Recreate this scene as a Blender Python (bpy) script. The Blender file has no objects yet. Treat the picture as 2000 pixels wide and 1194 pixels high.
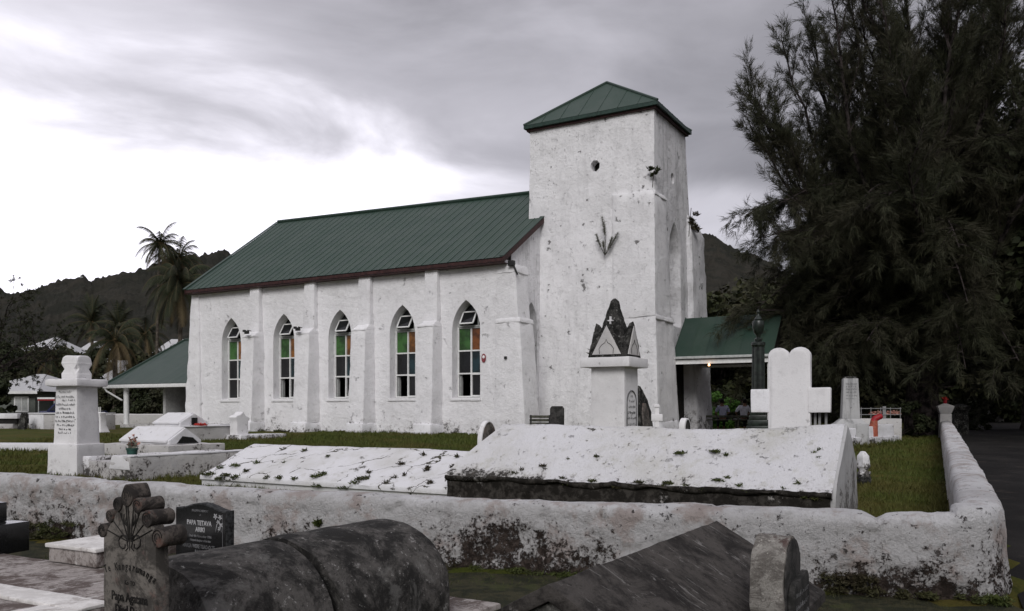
import bpy, bmesh, math, random
import numpy as np
from mathutils import Vector, Matrix, noise
from mathutils.geometry import tessellate_polygon

R = math.radians
random.seed(7); rng = np.random.default_rng(11)
S = bpy.context.scene
COL = S.collection
EYE = 1.6; FPX = 1630.0; HOR = 797.0

# ------------------------------------------------------------------ camera
cd = bpy.data.cameras.new('camera'); cam = bpy.data.objects.new('camera', cd); COL.objects.link(cam)
cam.location = (0, 0, EYE); cam.rotation_euler = (R(90), 0, 0)
cd.sensor_width = 36; cd.lens = 36*FPX/2000; cd.shift_y = (HOR-597)/2000
cd.clip_end = 6000; cd.clip_start = .05
S.camera = cam

# ------------------------------------------------------------------ sun, sky, exposure
SUN_EL, SUN_V = 34.0, Vector((-.10, -.82, .56)).normalized()
sd = bpy.data.lights.new('sun', 'SUN'); sd.energy = 1.5; sd.angle = R(28); sd.color = (1, .985, .97)
so = bpy.data.objects.new('sun', sd); COL.objects.link(so)
so.rotation_euler = SUN_V.to_track_quat('Z', 'Y').to_euler()
w = bpy.data.worlds.new('World'); S.world = w; w.use_nodes = True
nt = w.node_tree; nt.nodes.clear()

class NT:
    """small helper for node trees"""
    def __init__(s, tree): s.t = tree
    def n(s, typ, **kw):
        nd = s.t.nodes.new(typ)
        for k, v in kw.items():
            if k[0] == '_': setattr(nd, k[1:], v)
            else:
                key = k.replace('_', ' ') if not k.startswith('i') or not k[1:].isdigit() else int(k[1:])
                if isinstance(v, bpy.types.NodeSocket): s.t.links.new(v, nd.inputs[key])
                else: nd.inputs[key].default_value = v
        return nd
    def math(s, op, a, b=0.0, c=0.0, clamp=False):
        nd = s.t.nodes.new('ShaderNodeMath'); nd.operation = op; nd.use_clamp = clamp
        for i, v in enumerate((a, b, c)):
            if isinstance(v, bpy.types.NodeSocket): s.t.links.new(v, nd.inputs[i])
            else: nd.inputs[i].default_value = v
        return nd.outputs[0]
    def mix(s, f, a, b, typ='MIX'):
        nd = s.t.nodes.new('ShaderNodeMix'); nd.data_type = 'RGBA'; nd.blend_type = typ
        for i, v in ((0, f), (6, a), (7, b)):
            if isinstance(v, bpy.types.NodeSocket): s.t.links.new(v, nd.inputs[i])
            else: nd.inputs[i].default_value = (*v, 1) if isinstance(v, tuple) and len(v) == 3 else v
        return nd.outputs[2]
    def ramp(s, f, a, b, smooth=True):
        nd = s.t.nodes.new('ShaderNodeMapRange'); nd.interpolation_type = 'SMOOTHSTEP' if smooth else 'LINEAR'
        s.t.links.new(f, nd.inputs[0]); nd.inputs[1].default_value = a; nd.inputs[2].default_value = b
        return nd.outputs[0]
    def noise(s, vec, scale, detail=6, rough=.55, dist=0., sc=None):
        if sc is not None:
            m = s.t.nodes.new('ShaderNodeMapping'); m.inputs['Scale'].default_value = sc
            s.t.links.new(vec, m.inputs[0]); vec = m.outputs[0]
        nd = s.t.nodes.new('ShaderNodeTexNoise'); s.t.links.new(vec, nd.inputs['Vector'])
        nd.inputs['Scale'].default_value = scale; nd.inputs['Detail'].default_value = detail
        nd.inputs['Roughness'].default_value = rough; nd.inputs['Distortion'].default_value = dist
        return nd.outputs[0]

q = NT(nt)
tc = q.n('ShaderNodeTexCoord').outputs['Generated']
sep = q.n('ShaderNodeSeparateXYZ', Vector=tc)
dx, dy, dz = sep.outputs
el = q.math('ARCSINE', dz); az = q.math('ARCTAN2', dx, dy)
zc = q.math('ADD', q.math('MAXIMUM', dz, 0.0), .16)
pv = q.n('ShaderNodeCombineXYZ', X=q.math('DIVIDE', dx, zc), Y=q.math('DIVIDE', dy, zc), Z=0.0).outputs[0]
cl = q.noise(pv, 0.75, 8, .5, .35)
cl2 = q.noise(tc, 3.2, 7, .52, .4, sc=(1, 1, 3.2))
wob = q.math('MULTIPLY', q.math('SUBTRACT', cl2, .5), 1.0)
wob2 = q.math('MULTIPLY', q.math('SUBTRACT', cl, .5), .8)
def gauss(a0, e0, ra, re, k=1.0):
    a = q.math('DIVIDE', q.math('SUBTRACT', az, a0), ra); e = q.math('DIVIDE', q.math('SUBTRACT', el, e0), re)
    r2 = q.math('ADD', q.math('MULTIPLY', a, a), q.math('MULTIPLY', e, e))
    return q.math('SUBTRACT', q.math('SQRT', r2), q.math('MULTIPLY', wob, k))
g1 = q.ramp(gauss(-.52, .13, .46, .19, 2.1), 1.42, .30)                # thin cloud in front of the low sun, left
g2 = q.ramp(gauss(-.60, .36, .34, .17, 2.4), 1.3, .1)
g3 = q.ramp(gauss(.24, .22, .07, .045, 1.2), 1.3, .5)
g4 = q.ramp(gauss(-.10, .235, .22, .04, 1.5), 1.5, .5)
g0 = q.ramp(gauss(-.58, .36, .92, .75, .9), 1.1, .1)
base = q.math('ADD', .325, q.math('MULTIPLY', q.math('ADD', wob, wob2), .22))
base = q.math('ADD', base, q.math('MULTIPLY', g0, .34))
zen = q.ramp(dz, .42, 1.0)
base = q.math('MULTIPLY', base, q.math('ADD', 1.0, q.math('MULTIPLY', zen, 1.15)))
lum = q.math('ADD', base, q.math('MULTIPLY', g1, .95))
lum = q.math('ADD', lum, q.math('MULTIPLY', g2, .18))
lum = q.math('ADD', lum, q.math('MULTIPLY', g3, .30))
lum = q.math('ADD', lum, q.math('MULTIPLY', g4, .30))
lum = q.math('MULTIPLY', q.math('MAXIMUM', lum, .12), .83)
ccol = q.n('ShaderNodeVectorMath', _operation='SCALE', i0=(.985, .958, 1.055), Scale=lum).outputs[0]
sky = q.n('ShaderNodeTexSky', _sky_type='NISHITA', _sun_disc=False, _sun_elevation=R(34), _sun_rotation=math.atan2(SUN_V.x, SUN_V.y))
bg1 = q.n('ShaderNodeBackground', Color=sky.outputs[0], Strength=.05)
bg2 = q.n('ShaderNodeBackground', Color=ccol, Strength=1.0)
mx = q.n('ShaderNodeMixShader', i0=.93, i1=bg1.outputs[0], i2=bg2.outputs[0])
wo = q.n('ShaderNodeOutputWorld', Surface=mx.outputs[0])
vs = S.view_settings; vs.view_transform = 'Standard'; vs.look = 'None'; vs.exposure = .34; vs.gamma = 1
vs.use_curve_mapping = False

# ------------------------------------------------------------------ materials
MATS = {}
def newmat(name, rough=.85, spec=.25):
    m = bpy.data.materials.new(name); m.use_nodes = True
    t = m.node_tree; b = t.nodes['Principled BSDF']
    b.inputs['Roughness'].default_value = rough; b.inputs['Specular IOR Level'].default_value = spec
    MATS[name] = m
    return m, NT(t), b
def coords(q):
    return q.n('ShaderNodeTexCoord').outputs['Object'], q.n('ShaderNodeNewGeometry').outputs['Position']
def setc(q, b, col):
    if isinstance(col, bpy.types.NodeSocket): q.t.links.new(col, b.inputs['Base Color'])
    else: b.inputs['Base Color'].default_value = (*col, 1)
def bump(q, b, h, strength, dist):
    nd = q.n('ShaderNodeBump', Strength=strength, Distance=dist, Height=h)
    q.t.links.new(nd.outputs[0], b.inputs['Normal'])

def whitewash(name, base=(.77, .765, .785), dirt=.4, dcol=(.44, .43, .435), pits=.5, pscale=9., mold=0., z0=0., z1=1.,
              streak=0., cracks=0., bumpk=.5, bd=.02, mcol=(.022, .019, .016), pink=0., lumps=5., moldscale=3.0, mth=.5, low=None, grain=.35, spots=None, holes=0.):
    m, q, b = newmat(name, .9, .15)
    o, p = coords(q)
    sz = q.n('ShaderNodeSeparateXYZ', Vector=p).outputs[2]
    c = q.mix(q.math('MULTIPLY', q.ramp(q.noise(p, .9, 8, .62), .42, .7), dirt), base, dcol)
    if low:     # splash dirt plus painted shade on the face below the sky-lit top
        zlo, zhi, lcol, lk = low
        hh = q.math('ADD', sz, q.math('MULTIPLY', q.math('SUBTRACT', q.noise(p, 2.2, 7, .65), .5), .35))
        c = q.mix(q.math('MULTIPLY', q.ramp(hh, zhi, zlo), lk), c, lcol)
    c = q.mix(q.math('MULTIPLY', q.ramp(q.noise(p, 5., 8, .7), .52, .66), dirt*.9), c, dcol)
    if streak:
        sn = q.noise(p, 3.2, 8, .7, sc=(1, 1, .12))
        c = q.mix(q.math('MULTIPLY', q.ramp(sn, .5, .66), streak), c, (.2, .2, .2))
    if pink:
        c = q.mix(q.math('MULTIPLY', q.ramp(q.noise(p, 2.3, 8, .7), .5, .62), pink), c, (.36, .27, .235))
    big = q.noise(p, 1.1, 3, .5)
    sp = q.noise(p, pscale, 7, .68)
    thr = q.math('ADD', sp, q.math('MULTIPLY', q.math('SUBTRACT', big, .5), .4))
    pit = q.ramp(thr, .655, .70)
    c = q.mix(q.math('MULTIPLY', pit, pits), c, (.055, .048, .042))
    if holes:
        dn = q.n('ShaderNodeTexNoise', Vector=p, Scale=17.0, Detail=5.0, Roughness=.7)
        dv = q.n('ShaderNodeVectorMath', _operation='SCALE', i0=dn.outputs['Color'], Scale=.22).outputs[0]
        vp = q.n('ShaderNodeTexVoronoi', Vector=q.n('ShaderNodeVectorMath', _operation='ADD', i0=p, i1=dv).outputs[0], Scale=11.0, Randomness=1.0)
        vr = q.math('MULTIPLY', q.ramp(q.noise(p, 3.1, 6, .7), .40, .66), .034*9)
        hk = q.ramp(q.math('SUBTRACT', vp.outputs['Distance'], vr), .02, -.03)
        c = q.mix(q.math('MULTIPLY', hk, holes), c, (.05, .04, .035))
    fine = q.noise(p, 42, 7, .8)
    c = q.mix(q.math('MULTIPLY', q.ramp(fine, .54, .68), grain), c, (.30, .29, .285))
    hgt = q.math('SUBTRACT', q.math('MULTIPLY', q.noise(p, lumps, 9, .74), 1.2), q.math('MULTIPLY', pit, .9))
    if holes: hgt = q.math('SUBTRACT', hgt, q.math('MULTIPLY', hk, .8))
    if mold:
        hm = q.ramp(sz, z1, z0, False)
        if spots:
            sx_ = q.n('ShaderNodeSeparateXYZ', Vector=p).outputs[0]; tot = None
            for (x0_, w0_, k0_) in spots:
                e_ = q.math('MULTIPLY', q.ramp(q.math('ABSOLUTE', q.math('SUBTRACT', sx_, x0_)), w0_, w0_*.3), k0_)
                tot = e_ if tot is None else q.math('MAXIMUM', tot, e_)
            hm = q.math('MULTIPLY', hm, q.math('ADD', tot, .35))
        mn = q.math('ADD', q.math('MULTIPLY', q.noise(p, moldscale, 11, .76), .68), q.math('MULTIPLY', q.noise(p, moldscale*.22, 4, .6), .32))
        mn = q.math('ADD', q.math('MULTIPLY', q.math('SUBTRACT', mn, .5), 2.6), q.math('MULTIPLY', q.math('SUBTRACT', q.noise(p, moldscale*5, 7, .78), .5), 1.1))
        mv = q.math('ADD', mn, q.math('MULTIPLY', hm, .50)); th = .44+(mth-.5)*2.2
        mk = q.ramp(mv, th, th+.10); mk2 = q.ramp(mv, th-.22, th+.1)
        c = q.mix(q.math('MULTIPLY', mk2, mold*.45), c, (.16, .13, .11))
        mc2 = q.mix(q.ramp(q.noise(p, moldscale*2.3, 8, .75), .46, .6), mcol, tuple(x*2.6+.012 for x in mcol))
        c = q.mix(q.math('MULTIPLY', mk, mold), c, mc2)
        hgt = q.math('SUBTRACT', hgt, q.math('MULTIPLY', mk, .5))
    if cracks:
        vd = q.n('ShaderNodeTexNoise', Vector=p, Scale=1.6, Detail=8.0)
        vm = q.n('ShaderNodeVectorMath', _operation='ADD', i0=p, i1=vd.outputs['Color']).outputs[0]
        mp = q.n('ShaderNodeMapping', Vector=vm, Rotation=(0, 0, R(29.9))); mp.inputs['Scale'].default_value = (.55, 1.3, 1)
        vo = q.n('ShaderNodeTexVoronoi', Vector=mp.outputs[0], Scale=1.3, _feature='DISTANCE_TO_EDGE')
        wd = q.math('MULTIPLY', q.math('MAXIMUM', q.math('SUBTRACT', q.noise(p, 2.4, 6, .7), .44), 0.), .13*cracks)
        ck = q.math('LESS_THAN', vo.outputs[0], wd)
        c = q.mix(ck, c, (.06, .055, .04)); hgt = q.math('SUBTRACT', hgt, q.math('MULTIPLY', ck, .8))
    hgt = q.math('ADD', hgt, q.math('MULTIPLY', fine, .45))
    setc(q, b, c); bump(q, b, hgt, bumpk, bd)
    return m

def stone(name, c1, c2, c3=None, f3=0., scale=3., streak=None, rough=.9, bumpk=.6, bd=.015, speck=.0, speccol=(.5, .5, .48), contrast=.06):
    m, q, b = newmat(name, rough, .2)
    o, p = coords(q)
    n1 = q.noise(p, scale, 11, .76, .5)
    n2 = q.noise(p, scale*7, 8, .75)
    c = q.mix(q.ramp(n1, .5-contrast, .5+contrast), c1, c2)
    c = q.mix(q.math('MULTIPLY', q.ramp(n2, .52, .60), .55), c, c1)
    if c3: c = q.mix(q.math('MULTIPLY', q.ramp(q.noise(p, scale*.6, 9, .74, .4), .54, .62), f3), c, c3)
    if streak:
        ax, sc, col, k = streak
        c = q.mix(q.math('MULTIPLY', q.ramp(q.noise(o, 4., 10, .78, .8, sc=sc), .575, .63), k), c, col)
    if speck:
        c = q.mix(q.math('MULTIPLY', q.ramp(q.math('ADD', q.noise(p, 20, 6, .75), q.math('MULTIPLY', q.math('SUBTRACT', n1, .5), .3)), .60, .65), speck), c, speccol)
    setc(q, b, c)
    bump(q, b, q.math('ADD', n1, q.math('MULTIPLY', n2, .7)), bumpk, bd)
    return m

def plain(name, col, rough=.6, spec=.3, var=.15, scale=8., metal=0., emit=None, bumpk=0.):
    m, q, b = newmat(name, rough, spec)
    o, p = coords(q)
    n1 = q.noise(p, scale, 6, .65)
    dk = tuple(max(0, x*(1-var*1.6)) for x in col); lt = tuple(min(1, x*(1+var)) for x in col)
    setc(q, b, q.mix(q.ramp(n1, .35, .65), dk, lt)); b.inputs['Metallic'].default_value = metal
    if bumpk: bump(q, b, n1, bumpk, .01)
    if emit:
        b.inputs['Emission Color'].default_value = (*emit[:3], 1); b.inputs['Emission Strength'].default_value = emit[3]
    return m

M = MATS
whitewash('church_white', base=(.86, .85, .865), dirt=.22, pits=.3, pscale=4., mold=.8, z0=.3, z1=1.5, mth=.5, bumpk=.75, bd=.09, lumps=3.0, grain=.12)
whitewash('tower_white', base=(.87, .86, .875), dirt=.24, pits=.75, holes=.15, pscale=3.6, mold=.5, z0=.3, z1=1.4, streak=.12, bumpk=.75, bd=.09, lumps=3.0, grain=.15)
whitewash('tower_side', base=(.86, .85, .87), dirt=.5, pits=.8, pscale=4.5, mold=.8, z0=.3, z1=2., streak=.38, bumpk=.9, bd=.11, grain=.3)
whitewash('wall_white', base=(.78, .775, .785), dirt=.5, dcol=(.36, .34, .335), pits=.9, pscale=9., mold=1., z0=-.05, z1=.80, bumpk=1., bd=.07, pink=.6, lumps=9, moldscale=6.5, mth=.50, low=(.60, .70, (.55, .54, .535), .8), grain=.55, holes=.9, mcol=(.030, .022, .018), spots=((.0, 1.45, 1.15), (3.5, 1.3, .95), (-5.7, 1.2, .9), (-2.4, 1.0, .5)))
whitewash('tomb_white', base=(.69, .685, .705), dirt=.38, dcol=(.50, .49, .46), pits=.75, pscale=6., bumpk=.8, bd=.03, lumps=4., grain=.3)
whitewash('tomb_top', base=(.69, .685, .705), dirt=.55, dcol=(.47, .46, .40), pits=.9, pscale=5., mold=.95, z0=.60, z1=.84, mth=.50, moldscale=4., bumpk=1., bd=.04, lumps=4., grain=.45, holes=.35)
whitewash('tomb_cracked', base=(.69, .685, .705), dirt=.55, dcol=(.46, .45, .41), pits=.8, pscale=5., cracks=1., bumpk=.8, bd=.03, grain=.35)
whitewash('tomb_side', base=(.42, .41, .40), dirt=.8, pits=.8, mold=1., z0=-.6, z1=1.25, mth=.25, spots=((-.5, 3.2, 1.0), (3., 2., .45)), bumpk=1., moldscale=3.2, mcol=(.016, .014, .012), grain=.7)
whitewash('tomb_end', base=(.40, .40, .40), dirt=.5, pits=.5, streak=.9, mold=.6, z0=.2, z1=1.2, bumpk=.6)
whitewash('grave_white', dirt=.35, pits=.5, pscale=8., mold=.9, z0=.45, z1=.95, mth=.47, bumpk=.5, moldscale=4)
whitewash('monument_white', base=(.72, .71, .715), dirt=.3, pits=.45, pscale=7., mold=.5, z0=.1, z1=.8, bumpk=.4)
whitewash('kerb_stain', base=(.52, .505, .49), dirt=.8, pits=.85, mold=.9, z0=.1, z1=1.2, mth=.5, bumpk=.9, moldscale=4.5, grain=.6)
stone('dark_concrete', (.020, .019, .018), (.105, .098, .092), (.20, .195, .185), .45, 3.6, speck=.7, speccol=(.34, .33, .32), bumpk=1., bd=.035, contrast=.085)
stone('gable_concrete', (.016, .014, .013), (.070, .063, .058), None, 0, 2.5, streak=('y', (1.0, 3.4, 1), (.30, .29, .28), .5), bumpk=.9, bd=.025, contrast=.1)
stone('gable_face', (.12, .115, .11), (.33, .32, .30), (.04, .04, .035), .7, 5., bumpk=.8)
stone('weathered_stone', (.055, .05, .045), (.16, .145, .13), (.17, .11, .095), .6, 5., streak=('z', (3, 3, .35), (.24, .22, .2), .5), bumpk=.5)
stone('scroll_stone', (.03, .026, .024), (.10, .085, .075), (.14, .06, .045), .5, 9., bumpk=.7)
stone('lichen_stone', (.17, .155, .14), (.36, .34, .31), (.085, .04, .035), .8, 8., speck=.9, speccol=(.58, .55, .5), bumpk=1., bd=.035)
stone('dark_stone', (.02, .02, .019), (.055, .052, .05), (.09, .085, .08), .4, 4., streak=('z', (2, 5, 1.5), (.11, .11, .1), .5))
stone('black_mold_stone', (.012, .012, .011), (.05, .048, .045), (.20, .195, .18), .45, 6., speck=.6, bumpk=1.1, bd=.03)
stone('mold_edge', (.3, .29, .28), (.62, .61, .6), (.02, .02, .018), .95, 5., bumpk=.8)
stone('slab_concrete', (.10, .078, .07), (.33, .30, .285), (.075, .055, .05), .7, 3.5, streak=('x', (7, .6, 1), (.60, .58, .56), .8), bumpk=.7)
stone('slab_white', (.56, .54, .52), (.74, .72, .70), (.25, .21, .19), .5, 6., contrast=.12)
plain('granite', (.012, .0125, .013), .18, .5, .3, 60)
plain('granite_rough', (.03, .031, .032), .8, .3, .5, 30, bumpk=.8)
plain('silver_letter', (.42, .42, .43), .4, .4, .1)
plain('faint_letter', (.13, .13, .135), .4, .4, .3)
plain('black_paint_and_shade', (.016, .015, .014), .7, .2, .3)
plain('frame_white', (.72, .72, .71), .5, .4, .06)
plain('frame_grey', (.42, .43, .42), .5, .4, .1)
plain('red_trim', (.045, .018, .017), .6, .3, .3)
plain('green_fascia', (.02, .045, .035), .5, .4, .2)
plain('wood_dark', (.055, .032, .022), .7, .3, .4)
plain('bench_wood', (.06, .06, .045), .7, .3, .4)
plain('trunk_bark', (.038, .031, .030), .95, .1, .55, 5, bumpk=1.)
plain('palm_trunk', (.10, .085, .07), .9, .1, .3, 4, bumpk=.8)
plain('urn_green', (.012, .018, .014), .35, .5, .5, 12)
plain('skin', (.22, .12, .08), .6, .3, .1)
plain('hair', (.012, .01, .009), .8, .2, .3)
plain('trousers', (.02, .02, .025), .9, .1, .3)
plain('shirt_plain', (.72, .72, .80), .85, .2, .12)
plain('paper', (.8, .8, .8), .7, .2, .05)
plain('red_flower', (.55, .05, .04), .6, .3, .3, 30)
plain('pink_flower', (.50, .25, .2), .6, .3, .3, 30)
plain('orange_pipe', (.32, .085, .05), .5, .3, .2)
plain('red_pipe', (.28, .012, .018), .5, .3, .2)
plain('pot_green', (.02, .07, .055), .5, .4, .2)
plain('interior_dark', (.02, .018, .016), .9, .1, .3)
plain('porch_floor', (.16, .15, .14), .8, .2, .2)
plain('red_mat', (.16, .025, .02), .9, .1, .3)
plain('door_grey', (.22, .22, .22), .7, .2, .1)
plain('house_roof_white', (.45, .45, .46), .6, .4, .06)
plain('house_wall_dark', (.13, .14, .125), .8, .2, .1)
plain('house_wall_white', (.42, .42, .41), .8, .2, .1)
plain('house_roof_orange', (.35, .14, .07), .8, .2, .1)
plain('car_blue', (.012, .016, .06), .3, .5, .1)
plain('tyre', (.015, .015, .015), .9, .1, .1)
plain('cable_dark', (.02, .02, .02), .6, .3, .1)
plain('bulb', (1, .7, .4), .5, .3, 0, emit=(1, .5, .2, 4))
plain('sign_red', (.24, .05, .06), .5, .4, .1)
plain('asphalt_mat', (.035, .033, .033), .95, .1, .45, 2.5, bumpk=.5)
def glass(name, col, rough=.12, spec=.6):
    m, q, b = newmat(name, rough, spec)
    o, p = coords(q)
    setc(q, b, q.mix(q.ramp(q.noise(p, 2.2, 5, .6), .36, .60), tuple(x*.38 for x in col), col)); bump(q, b, q.noise(p, 3.5, 3, .5), .12, .02)
glass('pane_dark', (.008, .009, .010)); glass('pane_green', (.045, .13, .03)); glass('pane_orange', (.25, .10, .02))
glass('pane_teal', (.012, .035, .042)); glass('pane_rust', (.19, .06, .015))
def foliage(name, c1, c2, c3=None):
    m, q, b = newmat(name, .7, .2)
    o, p = coords(q)
    ri = q.n('ShaderNodeNewGeometry').outputs['Random Per Island']
    c = q.mix(ri, c1, c2)
    c = q.mix(q.ramp(q.noise(p, .55, 4, .6), .4, .62), c, c3 or c2)
    setc(q, b, c)
foliage('casuarina_needles', (.022, .025, .014), (.044, .046, .024), (.034, .032, .019))
foliage('broad_dark', (.014, .019, .009), (.032, .040, .015), (.026, .026, .013))
foliage('broad_mid', (.022, .029, .012), (.05, .055, .022), (.038, .036, .018))
foliage('palm_green', (.016, .022, .011), (.036, .044, .018), (.030, .032, .016))
foliage('palm_dry', (.06, .042, .022), (.10, .075, .036))
foliage('bright_shrub', (.05, .13, .02), (.09, .19, .035))
foliage('moss_green', (.03, .042, .010), (.07, .085, .022), (.035, .028, .016))
foliage('blade_green', (.040, .055, .009), (.076, .092, .018), (.075, .070, .018))
foliage('fern_grey', (.085, .088, .07), (.14, .14, .11))

def striped(name):
    m, q, b = newmat(name, .85, .1)
    o, p = coords(q)
    wv = q.n('ShaderNodeTexWave', Vector=o, Scale=9.0, _bands_direction='X')
    setc(q, b, q.mix(q.ramp(wv.outputs[1], .4, .6), (.78, .78, .85), (.10, .12, .34)))
striped('shirt_striped')
def roofmat(name, c1, c2):
    m, q, b = newmat(name, .5, .35)
    o, p = coords(q)
    c = q.mix(q.ramp(q.noise(p, .7, 7, .65), .38, .66), c1, c2)
    c = q.mix(q.math('MULTIPLY', q.ramp(q.noise(p, 6., 7, .7), .58, .72), .35), c, (.07, .075, .06))
    setc(q, b, c); bump(q, b, q.noise(p, 3, 4, .5), .25, .02)
roofmat('roof_green', (.020, .044, .030), (.032, .054, .041))
roofmat('roof_green_b', (.018, .041, .029), (.029, .050, .039))

def groundmat():
    m, q, b = newmat('lawn', .95, .08)
    o, p = coords(q)
    c = q.mix(q.ramp(q.noise(p, .35, 6, .6), .42, .6), (.058, .070, .012), (.090, .075, .020))
    c = q.mix(q.ramp(q.noise(p, 3.5, 7, .7), .45, .7), c, (.032, .042, .009))
    c = q.mix(q.math('MULTIPLY', q.ramp(q.noise(p, 30, 4, .7), .5, .75), .5), c, (.02, .022, .006))
    setc(q, b, c); bump(q, b, q.noise(p, 22, 6, .75), .9, .05)
groundmat()
def roadmat():
    m, q, b = newmat('road_mat', .95, .1)
    o, p = coords(q)
    c = q.mix(q.ramp(q.noise(p, .5, 6, .65), .4, .65), (.016, .015, .015), (.030, .028, .027))
    c = q.mix(q.math('MULTIPLY', q.ramp(q.noise(p, 2., 8, .75), .56, .66), .6), c, (.06, .048, .04))
    setc(q, b, c); bump(q, b, q.noise(p, 30, 6, .8), .7, .03)
roadmat()
def hillmat():
    m, q, b = newmat('hill_forest', .95, .05)
    o, p = coords(q)
    n1 = q.noise(p, .035, 8, .65); n2 = q.noise(p, .16, 6, .7)
    c = q.mix(q.ramp(n1, .4, .62), (.040, .041, .033), (.064, .059, .048))
    c = q.mix(q.math('MULTIPLY', q.ramp(n2, .48, .66), .6), c, (.030, .030, .026))
    setc(q, b, c); bump(q, b, q.math('ADD', n2, q.noise(p, .5, 5, .7)), 1., 4.)
hillmat()

# ------------------------------------------------------------------ mesh building
def link(name, me, mat, parent=None, loc=None, rotz=None):
    o = bpy.data.objects.new(name, me); COL.objects.link(o)
    if mat and len(me.materials) == 0: me.materials.append(M[mat])
    if parent: o.parent = parent
    if loc: o.location = loc
    if rotz is not None: o.rotation_euler = (0, 0, rotz)
    return o

def tag(o, label=None, cat=None, group=None, kind=None):
    if label: o['label'] = label
    if cat: o['category'] = cat
    if group: o['group'] = group
    if kind: o['kind'] = kind
    return o

def thing(name, label, cat, loc=(0, 0, 0), rotz=0., group=None):
    o = bpy.data.objects.new(name, None); COL.objects.link(o)
    o.location = loc; o.rotation_euler = (0, 0, rotz); o.empty_display_size = .2
    return tag(o, label, cat, group)

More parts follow.
